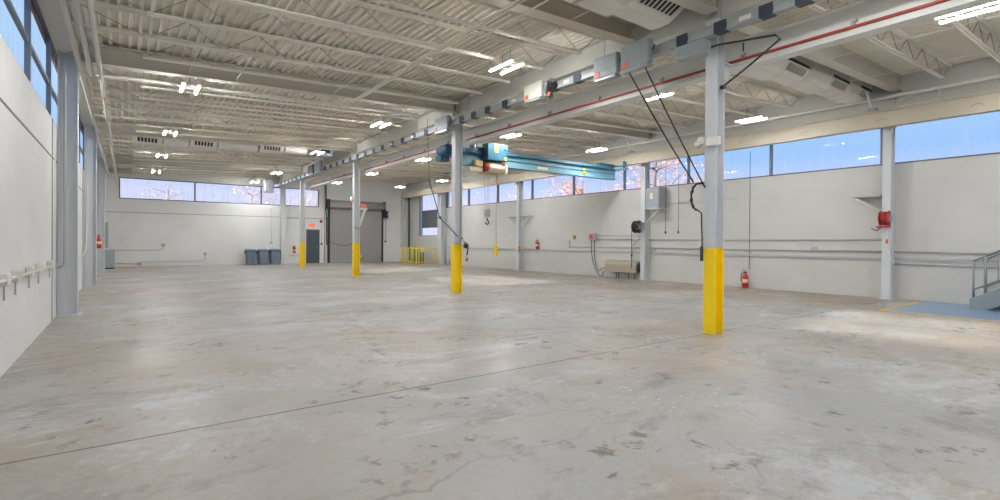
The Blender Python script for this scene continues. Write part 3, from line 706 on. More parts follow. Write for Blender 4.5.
MB().bev(9.10, 9.40, CY-.38, CY-.2, 3.95, 4.16, .02).build('trolley_motor', 'hook', h)
MB().bev(8.9, 9.42, CY-.34, CY-.12, 3.80, 3.94, .02).build('gearbox', 'hoist', h)
MB().bev(10.30, 10.40, CY-.42, CY-.2, 3.78, 4.10, .02).build('limit_switch', 'hoist', h)
MB().bev(10.12, 10.26, CY-.46, CY-.38, 4.08, 4.18, .01).build('orange_tag', 'orange', h)
MB().box(9.45, 10.3, CY-.30, CY+.06, 3.78, 3.81).build('rope_guide', 'hook', h)
for dx in (-.08, .0, .06): MB().cyl((9.66+dx, CY-.25, 2.5), (9.66+dx*1.6, CY-.25, 3.79), .006, 5).build('wire_rope', 'galv', h)
b_ = MB().lathe([(.04,-.07),(.105,-.05),(.115,0),(.105,.05),(.04,.07)], (9.66, CY-.25, 2.44), 'y', 16).build('hook_block', 'hook', h)
MB().box(9.60, 9.72, CY-.335, CY-.165, 2.32, 2.58).build('cheek_plate', 'galv', b_)
MB().tube([(9.66, CY-.25, 2.3), (9.66, CY-.25, 2.22)] + [(9.66+.07*math.sin(a), CY-.25, 2.15+.07*math.cos(a)) for a in [0, .6, 1.2, 1.8, 2.4, 3.0, 3.6, 4.2, 4.7]], .022, 7).build('hook', 'dark', b_)
p = thing('pendant_control', 'yellow push-button pendant hanging on a long cable from the crane', 'controller', (10.07, CY-.2, 1.0))
MB().cyl((10.07, CY-.2, 1.42), (10.07, CY-.2, 3.775), .011, 6).build('cable', 'hook', p)
MB().bev(10.01, 10.13, CY-.25, CY-.15, 1.0, 1.40, .02).build('handset', 'yellow', p)
for k in range(4): MB().lathe([(.02,0),(.018,-.012)], (10.07, CY-.2501, 1.08+.075*k), 'y', 8).build('button', 'dark', p)

# ------------------------------------------------------------------ air handlers in rows under the roof
def air_handler(x0, x1, y, label, drop=.58, run=.13):
    xm = (x0+x1)/2; zb = zd(xm)-drop
    t = thing('air_handler', label, 'air handler', (xm, y, zb))
    e_ = run-.13; pr = [(0, .20), (run, .045), (run+.09, 0), (.56+e_, 0), (.64+e_, .05), (.68+e_, .14), (.68+e_, drop-.08), (.02, drop-.08)]
    MB().loft([[(xx, y+a, zb+b) for a, b in pr] for xx in (x0, x1)]).build('body', 'hvac', t)
    MB().box(x0+.04, x1-.04, y-.004, y+.018, zb+.215, zb+.285).build('intake_slot', 'dark', t)
    xa, xb = x0+.12, x1-.12; n_ = Vector((0, -.155, -run)).normalized()
    A, B = Vector((0, y+run*.06, zb+.19)), Vector((0, y+run*.94, zb+.055))
    def slab(u0, u1, k0, k1, off, th):
        p = [A.lerp(B, k0)+Vector((u0, 0, 0)), A.lerp(B, k0)+Vector((u1, 0, 0)), A.lerp(B, k1)+Vector((u1, 0, 0)), A.lerp(B, k1)+Vector((u0, 0, 0))]
        return [q+n_*(off+th) for q in p]+[q+n_*off for q in p], [(0,1,2,3),(7,6,5,4),(0,4,5,1),(1,5,6,2),(2,6,7,3),(3,7,4,0)]
    MB().add(*slab(xa, xb, .04, .96, .0005, .005)).build('grille', 'dark', t)
    nf = max(5, int((xb-xa)/.095))
    for i in range(nf+1):
        xx = xa+(xb-xa)*i/nf
        MB().add(*slab(xx-.014, xx+.014, .03, .97, .006, .012)).build('fin', 'hvac', t)
    for xx in (x0+.12, x1-.12): MB().cyl((xx, y+.35, zb+drop-.079), (xx, y+.35, zd(xx)-.003), .01, 6).build('hanger', 'conduit', t)
    return t
def duct(x0, x1, y, label, drop=.60):
    xm = (x0+x1)/2; zb = zd(xm)-drop
    t = thing('duct_housing', label, 'duct', (xm, y, zb))
    pr = [(.02, .34), (.05, .1), (.14, .02), (.24, 0), (.54, 0), (.62, .06), (.66, .2), (.66, drop-.08), (.02, drop-.08)]
    MB().loft([[(xx, y+a, zb+b) for a, b in pr] for xx in (x0, x1)]).build('body', 'hvac', t)
    for xx in (x0+.02, x1-.02):
        MB().loft([[(xx+dx, y+.34+(a-.34)*1.02, zb+.23+(b-.23)*1.03) for a, b in pr] for dx in (-.018, .018)]).build('end_collar', 'hvac', t)
    for xx in (x0+.2, x1-.2): MB().cyl((xx, y+.35, zb+drop-.079), (xx, y+.35, zd(xx)-.003), .01, 6).build('hanger', 'conduit', t)
    return t
yA = COLY[2]+.13
for x0, x1, l in ((.18, 1.0, 'nearest the clerestory wall'), (1.85, 2.68, 'second from the clerestory wall'), (4.15, 5.0, 'third from the clerestory wall')): air_handler(x0, x1, yA, 'white louvered air handler in the far ceiling row, '+l)
for x0, x1, l in ((1.05, 1.80, 'between the first and second louvered units'), (2.75, 4.08, 'between the second and third louvered units'), (5.07, 5.9, 'beyond the third louvered unit')): duct(x0, x1, yA+.03, 'smooth white duct housing in the far ceiling row, '+l, .56)
t = thing('duct_housing', 'small dark-fronted box beside the far ceiling row near the busway', 'duct', (6.6, yA, 5.0))
MB().bev(6.35, 6.9, yA, yA+.6, zd(6.6)-.62, zd(6.6)-.15, .02).build('body', 'galv', t); MB().box(6.45, 6.8, yA-.012, yA-.001, zd(6.6)-.5, zd(6.6)-.25).build('grille', 'dark', t)
yN = COLY[0]+.46
air_handler(6.30, 7.38, 4.80, 'white louvered air handler overhead just above the busway switch boxes', .43, .30)
duct(5.5, 6.22, 4.98, 'smooth white duct housing joined to the overhead louvered unit', .47)
air_handler(4.4, 5.42, 4.80, 'white louvered air handler overhead, second from the busway switch boxes', .43, .30)
for x0, x1, l in ((11.5, 12.6, 'beside the runway girder'), (13.9, 14.95, 'midway over the crane aisle'), (15.7, 16.55, 'close to the window wall')): air_handler(x0, x1, yN, 'white louvered air handler over the crane aisle, '+l)
for x0, x1, l in ((9.6, 11.42, 'between the runway girder and the first louvered unit'), (12.68, 13.82, 'between two louvered units'), (15.03, 15.62, 'beyond the middle louvered unit')): duct(x0, x1, yN-.03, 'smooth white crane-aisle duct housing '+l, .66)

# ------------------------------------------------------------------ ceiling lights
def light(x, y, z, label):
    t = thing('ceiling_light', label, 'ceiling light', (x, y, z))
    for dy in (-.13, .13): MB().box(x-.16, x+.16, y+dy-.008, y+dy+.008, z+.031, z+.045).build('cross_bar', 'conduit', t)
    for s in (-1, 1):
        MB().box(x+s*.14-.03, x+s*.14+.03, y-.37, y+.37, z+.006, z+.030).build('housing', 'white', t)
        MB().bev(x+s*.14-.022, x+s*.14+.022, y-.36, y+.36, z-.010, z+.005, .004).build('led_strip', 'led', t)
    for dy in (-.13, .13): MB().cyl((x, y+dy, z+.046), (x, y+dy, zd(x)-.002), .004, 5).build('hanger', 'dark', t)
    return t
proto = light(0, 0, 5.0, 'x')
def zl(x): return 4.80 if x < 2 else 4.98
LP = []
for n_, (x, y) in enumerate([(1.12, 12.92), (1.10, 18.7), (1.14, 23.9), (1.18, 29.75)]): LP.append((x, y, 4.8, ORD[n_]+' twin-strip ceiling light out along the clerestory side of the narrow aisle'))
for n_, (x, y) in enumerate([(6.1, 8.05), (6.13, 14.3), (6.1, 20.4), (6.25, 27.9), (6.2, 33.0)]): LP.append((x, y, 4.98, ORD[n_]+' twin-strip ceiling light out along the busway'))
for n_, (x, y) in enumerate([(10.2, 1.93), (10.15, 7.47), (10.19, 13.2), (10.26, 19.4), (10.3, 25.1), (10.26, 30.4)]): LP.append((x, y, 5.0, ORD[n_]+' twin-strip ceiling light out beside the runway girder'))
for n_, (x, y) in enumerate([(14.24, 1.6), (14.24, 7.28), (14.33, 13.2), (14.3, 19.3), (14.69, 25.47), (14.2, 30.0)]): LP.append((x, y, 5.0, ORD[n_]+' twin-strip ceiling light out along the window side of the crane aisle'))
hid = [(1.1, 6.8), (1.1, .8), (6.1, 2.0), (1.1, -5), (6.1, -4.5), (10.2, -4.2), (14.2, -4.2)]
for n_, (x, y) in enumerate(hid): LP.append((x, y, 4.9, ORD[n_]+' of the twin-strip ceiling lights behind and above the viewpoint'))
for k, (x, y, z, l) in enumerate(LP):
    if k == 0:
        proto.location = (x, y, z); proto['label'] = l
    else: dup(proto, (x, y, z), l)
# hanger lengths differ little: all lights hang on cables from the joists

# ------------------------------------------------------------------ window wall services
def cond(z, y0, y1, r, label, extra=None):
    return solo(MB().tube(([(XR-.03, y0, z)] + [(XR-.03, y1, z)] + (extra or [])), r, 7), 'wall_conduit', 'conduit', label, 'conduit')
solo(MB().box(XR-.05, XR-.004, -2.5, 4.66, 1.07, 1.14).box(XR-.05, XR-.004, 4.89, 12.71, 1.07, 1.14).box(XR-.05, XR-.004, 12.95, 20.75, 1.07, 1.14).box(XR-.05, XR-.004, 20.99, 28.5, 1.07, 1.14), 'wireway', 'conduit', 'long flat grey wireway low along the window wall', 'wireway', at=(XR, 13, 1.03))
cond(1.29, -2.5, 4.66, .022, 'thin conduit above the wireway between stairs and red hose reel column')
cond(1.29, 4.89, 12.71, .022, 'thin conduit above the wireway between red and dark hose reel columns')
cond(1.29, 12.9, 17.2, .018, 'thin conduit above the wireway behind the tan heater', [(XR-.03, 17.25, 1.25), (XR-.03, 17.25, 1.6)])
cond(1.63, 12.95, 15.52, .02, 'lower of two conduits reaching the orange disconnect box')
cond(1.80, 12.95, 15.52, .010, 'upper of two conduits reaching the orange disconnect box')
cond(.96, -2.5, 4.66, .018, 'thin conduit below the wireway near the stairs')
cond(1.62, 4.89, 12.71, .016, 'thin conduit high between the red and dark hose reel columns')
cond(1.60, 29.2, 31.0, .012, 'thin conduit under the shaded window')
solo(MB().bev(XR-.07, XR-.003, 6.6, 6.75, 1.30, 1.42, .01), 'outlet_box', 'conduit', 'small grey outlet box on the conduit before the red hose reel', 'outlet')
solo(MB().bev(XR-.06, XR-.003, 16.88, 17.02, 1.65, 1.82, .01), 'thermostat', 'brass', 'small olive thermostat on the wall beside the orange disconnect box', 'thermostat')
solo(MB().bev(XR-.07, XR-.003, 12.42, 12.56, 1.2, 1.32, .01), 'outlet_box', 'conduit', 'small grey outlet box beside the dark hose reel column', 'outlet')
solo(MB().tube([(XR-.02, 12.05, 3.0), (XR-.02, 10.6, 3.02), (XR-.02, 9.2, 3.05)], .01, 5), 'wall_cable', 'conduit', 'thin horizontal cable from the wall cabinet behind the hanging cords', 'cable')
# disconnect with flexible conduits
t = thing('disconnect_box', 'grey disconnect box with an orange face and two dangling flexible conduits', 'electrical box', (XR-.08, 15.75, 1.6))
MB().bev(XR-.16, XR-.003, 15.55, 15.90, 1.60, 1.90, .015).build('enclosure', 'conduit', t)
MB().box(XR-.167, XR-.1605, 15.62, 15.88, 1.68, 1.86).build('orange_face', 'orange', t)
MB().box(XR-.175, XR-.1675, 15.72, 15.76, 1.71, 1.82).build('lever', 'dark', t)
MB().tube([(XR-.08, 15.82, 1.6), (XR-.08, 15.81, 1.2), (XR-.1, 15.72, .7), (XR-.14, 15.5, .3), (XR-.2, 15.2, .06), (XR-.25, 15.0, .04), (XR-.25, 14.93, .25)], .018, 7).build('flexible_conduit', 'frame_dark', t)
MB().tube([(XR-.08, 15.64, 1.6), (XR-.08, 15.63, 1.1), (XR-.1, 15.55, .6), (XR-.16, 15.3, .25), (XR-.2, 15.05, .38), (XR-.2, 14.86, .40)], .018, 7).build('flexible_conduit', 'frame_dark', t)
# tan heater on legs
t = thing('wall_heater', 'tan cabinet unit with sloped top standing on thin legs by the dark reel', 'heater', (XR-.2, 14.0, 0))
pr = [(-.34, .26), (-.34, .58), (-.28, .70), (-.16, .75), (-.02, .75), (-.02, .26)]
MB().loft([[(XR+a, yy_, b) for a, b in pr] for yy_ in (13.12, 14.78)]).build('cabinet', 'trough', t)
MB().loft([[(XR+a*.93-.005, yy_, .5+(b-.5)*.8) for a, b in pr] for yy_ in (13.02, 13.119)]).build('end_panel', 'dark', t)
MB().lathe([(.03,0),(.07,.0),(.07,.08),(.04,.1)], (XR-.18, 12.91, .5), 'y', 10).build('pipe_stub', 'galv', t)
for yy_ in (14.25, 14.12, 13.6, 13.3): MB().cyl((XR-.2, yy_, 0), (XR-.2, yy_, .259), .018, 6).build('leg', 'dark', t)
MB().tube([(XR-.10, 13.55, .751), (XR-.10, 13.55, 1.02), (XR-.10, 13.5, 1.4), (XR-.15, 13.1, 1.75)], .03, 7).build('flue_pipe', 'pipe', t)
# dark hose reel, cords
def reel(x, y, z, rad, mat, label, hub='dark', axis='y'):
    t = thing('hose_reel', label, 'hose reel', (x, y, z-rad))
    ax = {'y': lambda h: (x, y+h, z), 'x': lambda h: (x+h, y, z)}[axis]
    for h in (-.10, .08): MB().lathe([(.03,0),(rad,.0),(rad,.02),(.03,.02)], ax(h), axis, 20).build('side_disc', mat, t)
    MB().lathe([(rad*.5,-.075),(rad*.86,-.07),(rad*.9,0),(rad*.86,.07),(rad*.5,.075)], ax(0), axis, 18).build('hose_coil', hub, t)
    MB().lathe([(.02,-.14),(.05,-.13),(.05,.12),(.02,.13)], ax(0), axis, 10).build('hub', 'galv', t)
    for k in range(5):
        a = 2*math.pi*k/5
        c, s = math.cos(a)*rad*.8, math.sin(a)*rad*.8
        q = ax(-.115)
        e_ = (q[0]+c, q[1], q[2]+s) if axis == 'y' else (q[0], q[1]+c, q[2]+s)
        MB().tube([q, e_], .014, 5).build('spoke', 'galv', t)
    return t
t = reel(16.34, COLY[1]+.12, 2.13, .25, 'dark', 'dark round hose reel on the wall column above the tan cabinet', 'rubber')
MB().box(16.42, 16.617, COLY[1]-.02, COLY[1]+.06, 2.0, 2.3).build('mount_arm', 'galv', t)
MB().cyl((16.31, COLY[1]+.36, 2.1), (16.31, COLY[1]+.36, .45), .012, 6).build('hose', 'rubber', t)
MB().lathe([(.012,0),(.03,.02),(.03,.07),(.012,.09)], (16.31, COLY[1]+.36, .95), 'z', 8).build('stopper', 'rubber', t)
t = reel(16.40, COLY[0]+.11, 2.20, .20, 'red', 'red hose reel mounted on the wall column nearest the stairs', 'maroon')
MB().box(16.43, 16.617, COLY[0]+.07, COLY[0]+.15, 2.02, 2.3).build('mount_arm', 'red', t)
MB().bev(16.35, 16.55, COLY[0]+.0, COLY[0]+.3, 1.95, 1.99, .01).build('base', 'red', t)
MB().tube([(16.42, COLY[0]+.2, 1.95), (16.42, COLY[0]+.3, 1.86), (16.42, COLY[0]+.42, 1.93)], .014, 6).build('hose_tail', 'rubber', t)
MB().tube([(16.46, COLY[0]+.06, 1.95), (16.5, COLY[0]+.1, 1.5), (16.56, COLY[0]+.0, 1.05), (16.58, COLY[0]-.03, .95), (16.59, COLY[0]-.05, 1.1)], .012, 6).build('air_line', 'white', t)
MB().lathe([(.015,0),(.028,.01),(.028,.1),(.015,.12)], (16.475, COLY[0]+.08, 1.52), 'z', 8).build('coupling', 'orange', t)
# cabinet on the dark reel column
t = thing('wall_cabinet', 'grey steel cabinet on a braced shelf high on the dark reel column', 'cabinet', (16.75, 12.3, 2.85))
MB().bev(16.45, XR-.02, 11.96, 12.58, 2.86, 3.66, .015).build('body', 'galv', t)
MB().box(16.443, 16.4495, 12.0, 12.54, 2.90, 3.62).build('door_panel', 'box', t)
MB().box(16.437, 16.4425, 12.22, 12.36, 3.2, 3.44).build('paper_label', 'label', t)
t = thing('shelf_bracket', 'white diagonal brace and shelf plate under the grey wall cabinet', 'bracket', (16.7, 12.3, 2.3))
MB().box(16.42, XR-.02, 11.9, 12.63, 2.82, 2.855).build('shelf_plate', 'column', t); MB().tube([(16.6, 12.62, 2.32), (16.55, 11.98, 2.82)], .025, 6).build('brace', 'white', t)
# triangular brackets
def tri_bracket(y0, y1, label, z=2.82, zlow=2.36, lattice=False):
    t = thing('wall_bracket', label, 'bracket', (16.75, y0, zlow))
    MB().box(16.60, 16.64, min(y0, y1), max(y0, y1), z-.02, z+.02).box(16.86, 16.9, min(y0, y1), max(y0, y1), z-.02, z+.02).build('top_rail', 'conduit', t)
    for x in (16.62, 16.88): MB().tube([(x, y0, zlow), (x, y1, z-.022)], .02, 6).build('brace', 'white', t)
    if lattice:
        for k in range(1, 6):
            yk = y0+(y1-y0)*k/6
            MB().tube([(16.62, yk, z-.02), (16.75, yk, z-.012), (16.88, yk, z-.02)], .012, 5).build('slat', 'frame_blue', t)
            zz = zlow+(z-zlow)*k/6
            MB().tube([(16.62, y0+(y1-y0)*k/6, zz+.02), (16.62, y0+(y1-y0)*k/6, z-.02)], .008, 5).build('lattice_bar', 'frame_blue', t)
    else:
        MB().box(16.641, 16.859, min(y0, y1), max(y0, y1), z-.005, z+.012).build('shelf_plate', 'galv', t)
    return t
tri_bracket(4.90, 5.55, 'triangular steel shelf bracket beside the red hose reel', 2.83, 2.40)
tri_bracket(21.0, 21.75, 'lattice bracket on the far side of its wall column', 2.84, 2.36, True)
tri_bracket(20.74, 19.9, 'lattice bracket on the near side of its wall column', 2.84, 2.36, True)
# cords hanging from the window-side runway
for y, l in ((11.57, 'far'), (11.02, 'near')):
    t = thing('weighted_cable', 'thin black cord with a weight, the %s one of two by the wall cabinet' % l, 'cord', (16.35, y, 1.85))
    MB().cyl((16.35, y, 1.93), (16.35, y, 4.634), .008, 5).build('cord', 'rubber', t); MB().lathe([(.01,0),(.03,.01),(.03,.07),(.01,.09)], (16.35, y, 1.85), 'z', 8).build('weight', 'rubber', t)
# extinguishers
def extinguisher(x, y, z, h, label, ox=0):
    t = thing('fire_extinguisher', label, 'fire extinguisher', (x, y, z))
    r = h*.16
    MB().lathe([(r*.8,0),(r,.02),(r,h*.62),(r*.8,h*.72),(r*.35,h*.78),(r*.3,h*.82)], (x, y, z), 'z', 14).build('cylinder', 'red', t)
    MB().lathe([(r*1.01,0),(r*1.01,h*.2)], (x, y, z+h*.28), 'z', 14).build('paper_label', 'label', t)
    MB().bev(x-r*.3, x+r*.3, y-r*.5, y+r*.5, z+h*.82, z+h*.9, .006).build('valve', 'dark', t)
    MB().tube([(x, y-r*.4, z+h*.92), (x, y+r*1.0, z+h*1.0)], .012, 6).build('handle', 'red', t)
    MB().tube([(x, y+r*.5, z+h*.85), (x, y+r*1.4, z+h*.8), (x, y+r*1.5, z+h*.5), (x, y+r*1.2, z+h*.3)], .014, 6).build('hose', 'rubber', t)
    return t
extinguisher(XR-.14, 8.74, 0.002, .60, 'red fire extinguisher standing on the floor by the window wall')
solo(MB().cyl((XR-.03, 8.66, .62), (XR-.03, 8.66, 4.6), .009, 6), 'hanging_cable', 'dark', 'thin dark line dropping to the extinguisher standing on the floor', 'cable')
t = extinguisher(XR-.11, 19.5, 1.14, .52, 'red fire extinguisher hung on the window wall'); MB().box(XR-.02, XR-.003, 19.45, 19.55, 1.3, 1.5).build('wall_hook', 'galv', t)
t = extinguisher(8.82, YB-.13, .68, .48, 'red fire extinguisher hung on the end wall beside the bins'); MB().box(8.74, 8.9, YB-.02, YB-.003, .75, 1.15).build('back_plate', 'red', t)
extinguisher(-.93, COLY[3]-1.5, 1.12, .62, 'red fire extinguisher hung near the third clerestory wall column')
solo(MB().box(XL+.01, XL+.1, COLY[3]-1.9, COLY[3]-1.75, .05, .5), 'wall_box', 'maroon', 'low dark red box on the clerestory wall below the extinguisher', 'box')
t = thing('air_fitting', 'brass air fittings with a small hose on the lattice bracket column', 'fitting', (16.6, 20.7, 1.0))
MB().bev(16.50, 16.6, 20.58, 20.70, 1.0, 1.25, .015).build('regulator', 'brass', t); MB().tube([(16.52, 20.57, 1.15), (16.5, 20.2, 1.12), (16.5, 20.05, 1.2), (16.5, 20.02, 1.05)], .014, 6).build('hose', 'hook', t)
MB().tube([(16.55, 20.64, 1.25), (16.57, 20.64, 1.45), (16.6, 20.68, 1.6)], .012, 6).build('riser', 'brass', t)

# ------------------------------------------------------------------ end wall things
def trash_bin(x, label):
    t = thing('trash_bin', label, 'trash bin', (x, 34.0, 0))
    def ring(w, d, z, r=.05): return [(x+sx*(w/2-r*(1 if k else 0)), 34.0+sy*(d/2-(0 if k else r)), z) for sx, sy, ks in ((1,-1,(1,0)),(1,1,(0,1)),(-1,1,(1,0)),(-1,-1,(0,1))) for k in ks]
    rg = [ring(.46, .46, .06), ring(.54, .54, .70), ring(.56, .56, .82)]
    MB().loft(rg).build('tub', 'bin', t)
    MB().loft([ring(.60, .60, .80), ring(.60, .60, .86)]).build('rim', 'bindark', t)
    MB().loft([ring(.59, .59, .862), ring(.57, .57, .92), ring(.40, .40, .97)]).build('lid', 'bin', t)
    for s in (-1, 1): MB().bev(x+s*.315-.02, x+s*.315+.02, 33.9, 34.1, .68, .78, .008).build('grip', 'bindark', t)
    for sx in (-.18, .18):
        for sy in (-.18, .18): MB().lathe([(.012,-.015),(.03,-.015),(.03,.015),(.012,.015)], (x+sx, 34.0+sy, .031), 'x', 10).build('caster', 'dark', t)
    return t
b0 = trash_bin(6.16, 'grey square trash bin by the end wall, first of three from the clerestory side')
dup(b0, (6.86, 34.0, 0), 'grey square trash bin by the end wall, middle of the three'); dup(b0, (7.55, 34.0, 0), 'grey square trash bin by the end wall, closest to the white column')
def sign(x0, x1, y, z0, z1, label, text):
    t = thing('exit_sign', label, 'exit sign', ((x0+x1)/2, y, z0))
    MB().bev(x0-.02, x1+.02, y-.05, y-.003, z0-.02, z1+.02, .008).build('housing', 'white', t)
    MB().box(x0, x1, y-.056, y-.0505, z0, z1).build('face', 'exit', t)
    cu = bpy.data.curves.new('lettering', 'FONT'); cu.body = text; cu.size = (z1-z0)*.95; cu.align_x = 'CENTER'; cu.align_y = 'CENTER'; cu.extrude = .002
    tmp = bpy.data.objects.new('lettering', cu); me = bpy.data.meshes.new_from_object(tmp); bpy.data.objects.remove(tmp); o = bpy.data.objects.new('lettering', me); C.objects.link(o); me.materials.clear(); me.materials.append(M['red']); o.parent = t
    o.location = Vector(((x0+x1)/2, y-.059, (z0+z1)/2))-Vector(t['_o']); o.rotation_euler = (math.pi/2, 0, 0)
    return t
sign(9.74, 10.14, YB, 2.42, 2.62, 'glowing red EXIT sign above the slate personnel door', 'EXIT')
t = thing('warning_sign', 'long red sign board on the roll-up door hood behind the column', 'sign', (12.9, YB-.6, 3.86))
MB().box(12.35, 13.5, YB-.60, YB-.578, 3.86, 4.07).build('board', 'orange', t); MB().box(12.33, 13.52, YB-.607, YB-.6005, 3.845, 3.86).build('edge', 'white', t)
t = thing('fire_alarm', 'small dark red alarm bell with a conduit beside the slate door', 'alarm', (10.62, YB, 2.7))
MB().lathe([(.03,-.09),(.09,-.07),(.1,-.02),(.1,-.003)], (10.55, YB, 2.8), 'y', 14).build('bell', 'maroon', t)
MB().tube([(10.57, YB-.02, 2.7), (10.57, YB-.02, 1.35)], .012, 6).build('conduit', 'conduit', t); MB().bev(10.52, 10.64, YB-.06, YB-.003, 1.22, 1.36, .01).build('pull_station', 'maroon', t)
solo(MB().tube([(8.25, YB-.02, 2.95), (10.4, YB-.02, 2.95), (10.5, YB-.02, 2.88)], .012, 6), 'wall_conduit', 'conduit', 'thin conduit over the slate door leading to the alarm bell', 'conduit')
solo(MB().tube([(10.78, YB-.03, 0.05), (10.78, YB-.03, 5.3)], .035, 8), 'conduit_drop', 'conduit', 'vertical grey conduit between slate door and roll-up door', 'conduit')
solo(MB().tube([(10.84, YB-.09, 5.3), (10.86, YB-.1, 4.4), (10.82, YB-.1, 3.6), (10.9, YB-.13, 2.9), (10.86, YB-.14, 2.0), (10.9, YB-.14, 1.2)], .03, 7), 'hanging_cable', 'rubber', 'thick dark cable hanging beside the roll-up door guide', 'cable')
solo(MB().tube(catenary((11.05, YB-.2, 1.5), (13.0, YB-.2, 1.5), .32), .015, 6), 'door_chain', 'dark', 'thin dark chain sagging across the roll-up door', 'chain')
t = thing('door_operator', 'dark motor box beside the roll-up door with a pull chain', 'motor', (15.1, YB-.15, 3.2))
MB().bev(14.98, 15.28, YB-.3, YB-.02, 3.2, 3.68, .02).build('housing', 'dark', t); MB().box(15.2, 15.27, YB-.31, YB-.3005, 3.3, 3.6).build('cover', 'conduit', t)
MB().cyl((15.15, YB-.1, 1.55), (15.15, YB-.1, 3.199), .012, 6).build('chain', 'dark', t); MB().bev(15.1, 15.2, YB-.12, YB-.003, 1.42, 1.54, .01).build('control_box', 'dark', t)
solo(MB().tube([(8.5, YB-.03, 0.52), (9.3, YB-.03, .5), (9.55, YB-.03, .5)], .015, 6), 'wall_conduit', 'conduit', 'low conduit under the extinguisher beside the slate door', 'conduit')
solo(MB().bev(7.35, 7.5, YB-.06, YB-.003, 1.3, 1.42, .01), 'outlet_box', 'conduit', 'small outlet box on the end wall above the bins', 'outlet')
solo(MB().cyl((7.45, YB-.02, 1.425), (7.45, YB-.02, 3.6), .010, 6), 'wall_conduit', 'conduit', 'thin vertical conduit above the bins on the end wall', 'conduit')
t = thing('wall_conduit', 'upper of two low conduits near the grey cabinets, ending at a box', 'conduit', (.6, YB, 1.0))
MB().tube([(-.5, YB-.03, .92), (1.5, YB-.03, .92), (1.65, YB-.03, .97), (1.7, YB-.03, 1.1)], .018, 6).build('conduit', 'conduit', t); MB().bev(1.62, 1.8, YB-.08, YB-.003, 1.1, 1.28, .01).build('outlet_box', 'galv', t)
t = thing('wall_conduit', 'lower of two low conduits near the grey cabinets, ending at a box', 'conduit', (2, YB, .3))
MB().tube([(-.4, YB-.03, .2), (.6, YB-.03, .16), (.7, YB-.03, .26), (3.6, YB-.03, .26), (3.75, YB-.03, .32), (3.78, YB-.03, .6)], .018, 6).build('conduit', 'conduit', t); MB().bev(3.7, 3.86, YB-.08, YB-.003, .6, .76, .01).build('outlet_box', 'galv', t)
MB().bev(.5, .72, YB-.1, YB-.003, .08, .24, .01).build('junction_box', 'galv', t)
t = thing('electric_cabinet', 'low grey cabinet on the floor in the corner past the last wall column', 'cabinet', (-.7, 32.9, 0))
MB().bev(-1.05, -.45, 32.5, 33.1, .06, .98, .015).build('body', 'galv', t); MB().box(-1.0, -.5, 32.488, 32.499, .12, .93).build('door_panel', 'galv', t); MB().box(-1.02, -.48, 32.54, 33.06, 0, .059).build('plinth', 'dark', t)
t = thing('electric_cabinet', 'tall slim grey panel on the wall above the low corner cabinet', 'cabinet', (-.9, 33.3, 1.1))
MB().bev(XL+.005, -.74, 33.2, 33.7, 1.05, 2.4, .012).build('body', 'galv', t); MB().box(XL+.03, -.78, 33.188, 33.199, 1.1, 2.35).build('door_panel', 'box', t)
# yellow cage and tanks
t = thing('guard_cage', 'yellow pipe guard cage around gas bottles in the far corner', 'cage', (15.9, 31.6, 0))
cx0, cy0, cx1, cy1 = 15.35, 29.9, 16.75, 32.3
for (x, y) in ((cx0, cy1), (cx0, 31.1), (cx0, cy0), (15.75, 29.9), (16.75, cy0), (15.75, cy1), (16.3, cy1)): MB().cyl((x, y, 0), (x, y, 1.08), .04, 8).build('post', 'yellow', t)
for z in (.12, 1.04):
    MB().tube([(cx0, cy1, z), (cx0, cy0, z)], .034, 6).build('rail', 'yellow', t); MB().tube([(cx0, cy0, z), (cx1, cy0, z)], .034, 6).build('rail', 'yellow', t); MB().tube([(cx0, cy1, z), (16.75, cy1, z)], .024, 6).build('rail', 'yellow', t)
for k in range(1, 4): MB().cyl((cx0, cy0+.6*k, .12), (cx0, cy0+.6*k, 1.04), .008, 5).build('mesh_bar', 'yellow', t)
def gas(x, y, r, h, mat, label):
    t = thing('gas_bottle', label, 'gas bottle', (x, y, 0))
    MB().lathe([(r*.9,.002),(r,.03),(r,h*.82),(r*.8,h*.9),(r*.4,h*.95),(r*.3,h*.97)], (x, y, 0), 'z', 14).build('tank', mat, t); MB().lathe([(r*.45,0),(r*.5,.02),(r*.45,h*.1),(r*.2,h*.12)], (x, y, h*.955), 'z', 10).build('valve_cap', 'galv' if mat != 'tankgreen' else 'hook', t)
gas(15.85, 31.0, .16, 1.25, 'tankgreen', 'tall green gas bottle inside the yellow guard cage')
gas(16.1, 30.55, .12, .85, 'dark', 'shorter black gas bottle inside the yellow guard cage')
solo(MB().tube([(XR-.1, 28.7, .05), (XR-.1, 28.7, 3.6)], .05, 8), 'downspout', 'conduit', 'vertical grey pipe at the wall column beside the shaded window', 'pipe')
solo(MB().bev(XR-.12, XR-.01, 28.0, 28.3, .05, .32, .015), 'floor_outlet', 'galv', 'small grey box low on the window wall behind the crane drive column', 'outlet')
solo(MB().bev(-.35, .95, 33.0, 34.3, 0, .004, .001), 'floor_paint', 'redfloor', 'faded red painted patch of floor before the corner cabinets', 'floor paint')
solo(MB().box(.96, 1.04, 32.6, 34.3, 0, .005), 'floor_line', 'yline', 'short yellow floor line edging the faded red patch', 'floor line')

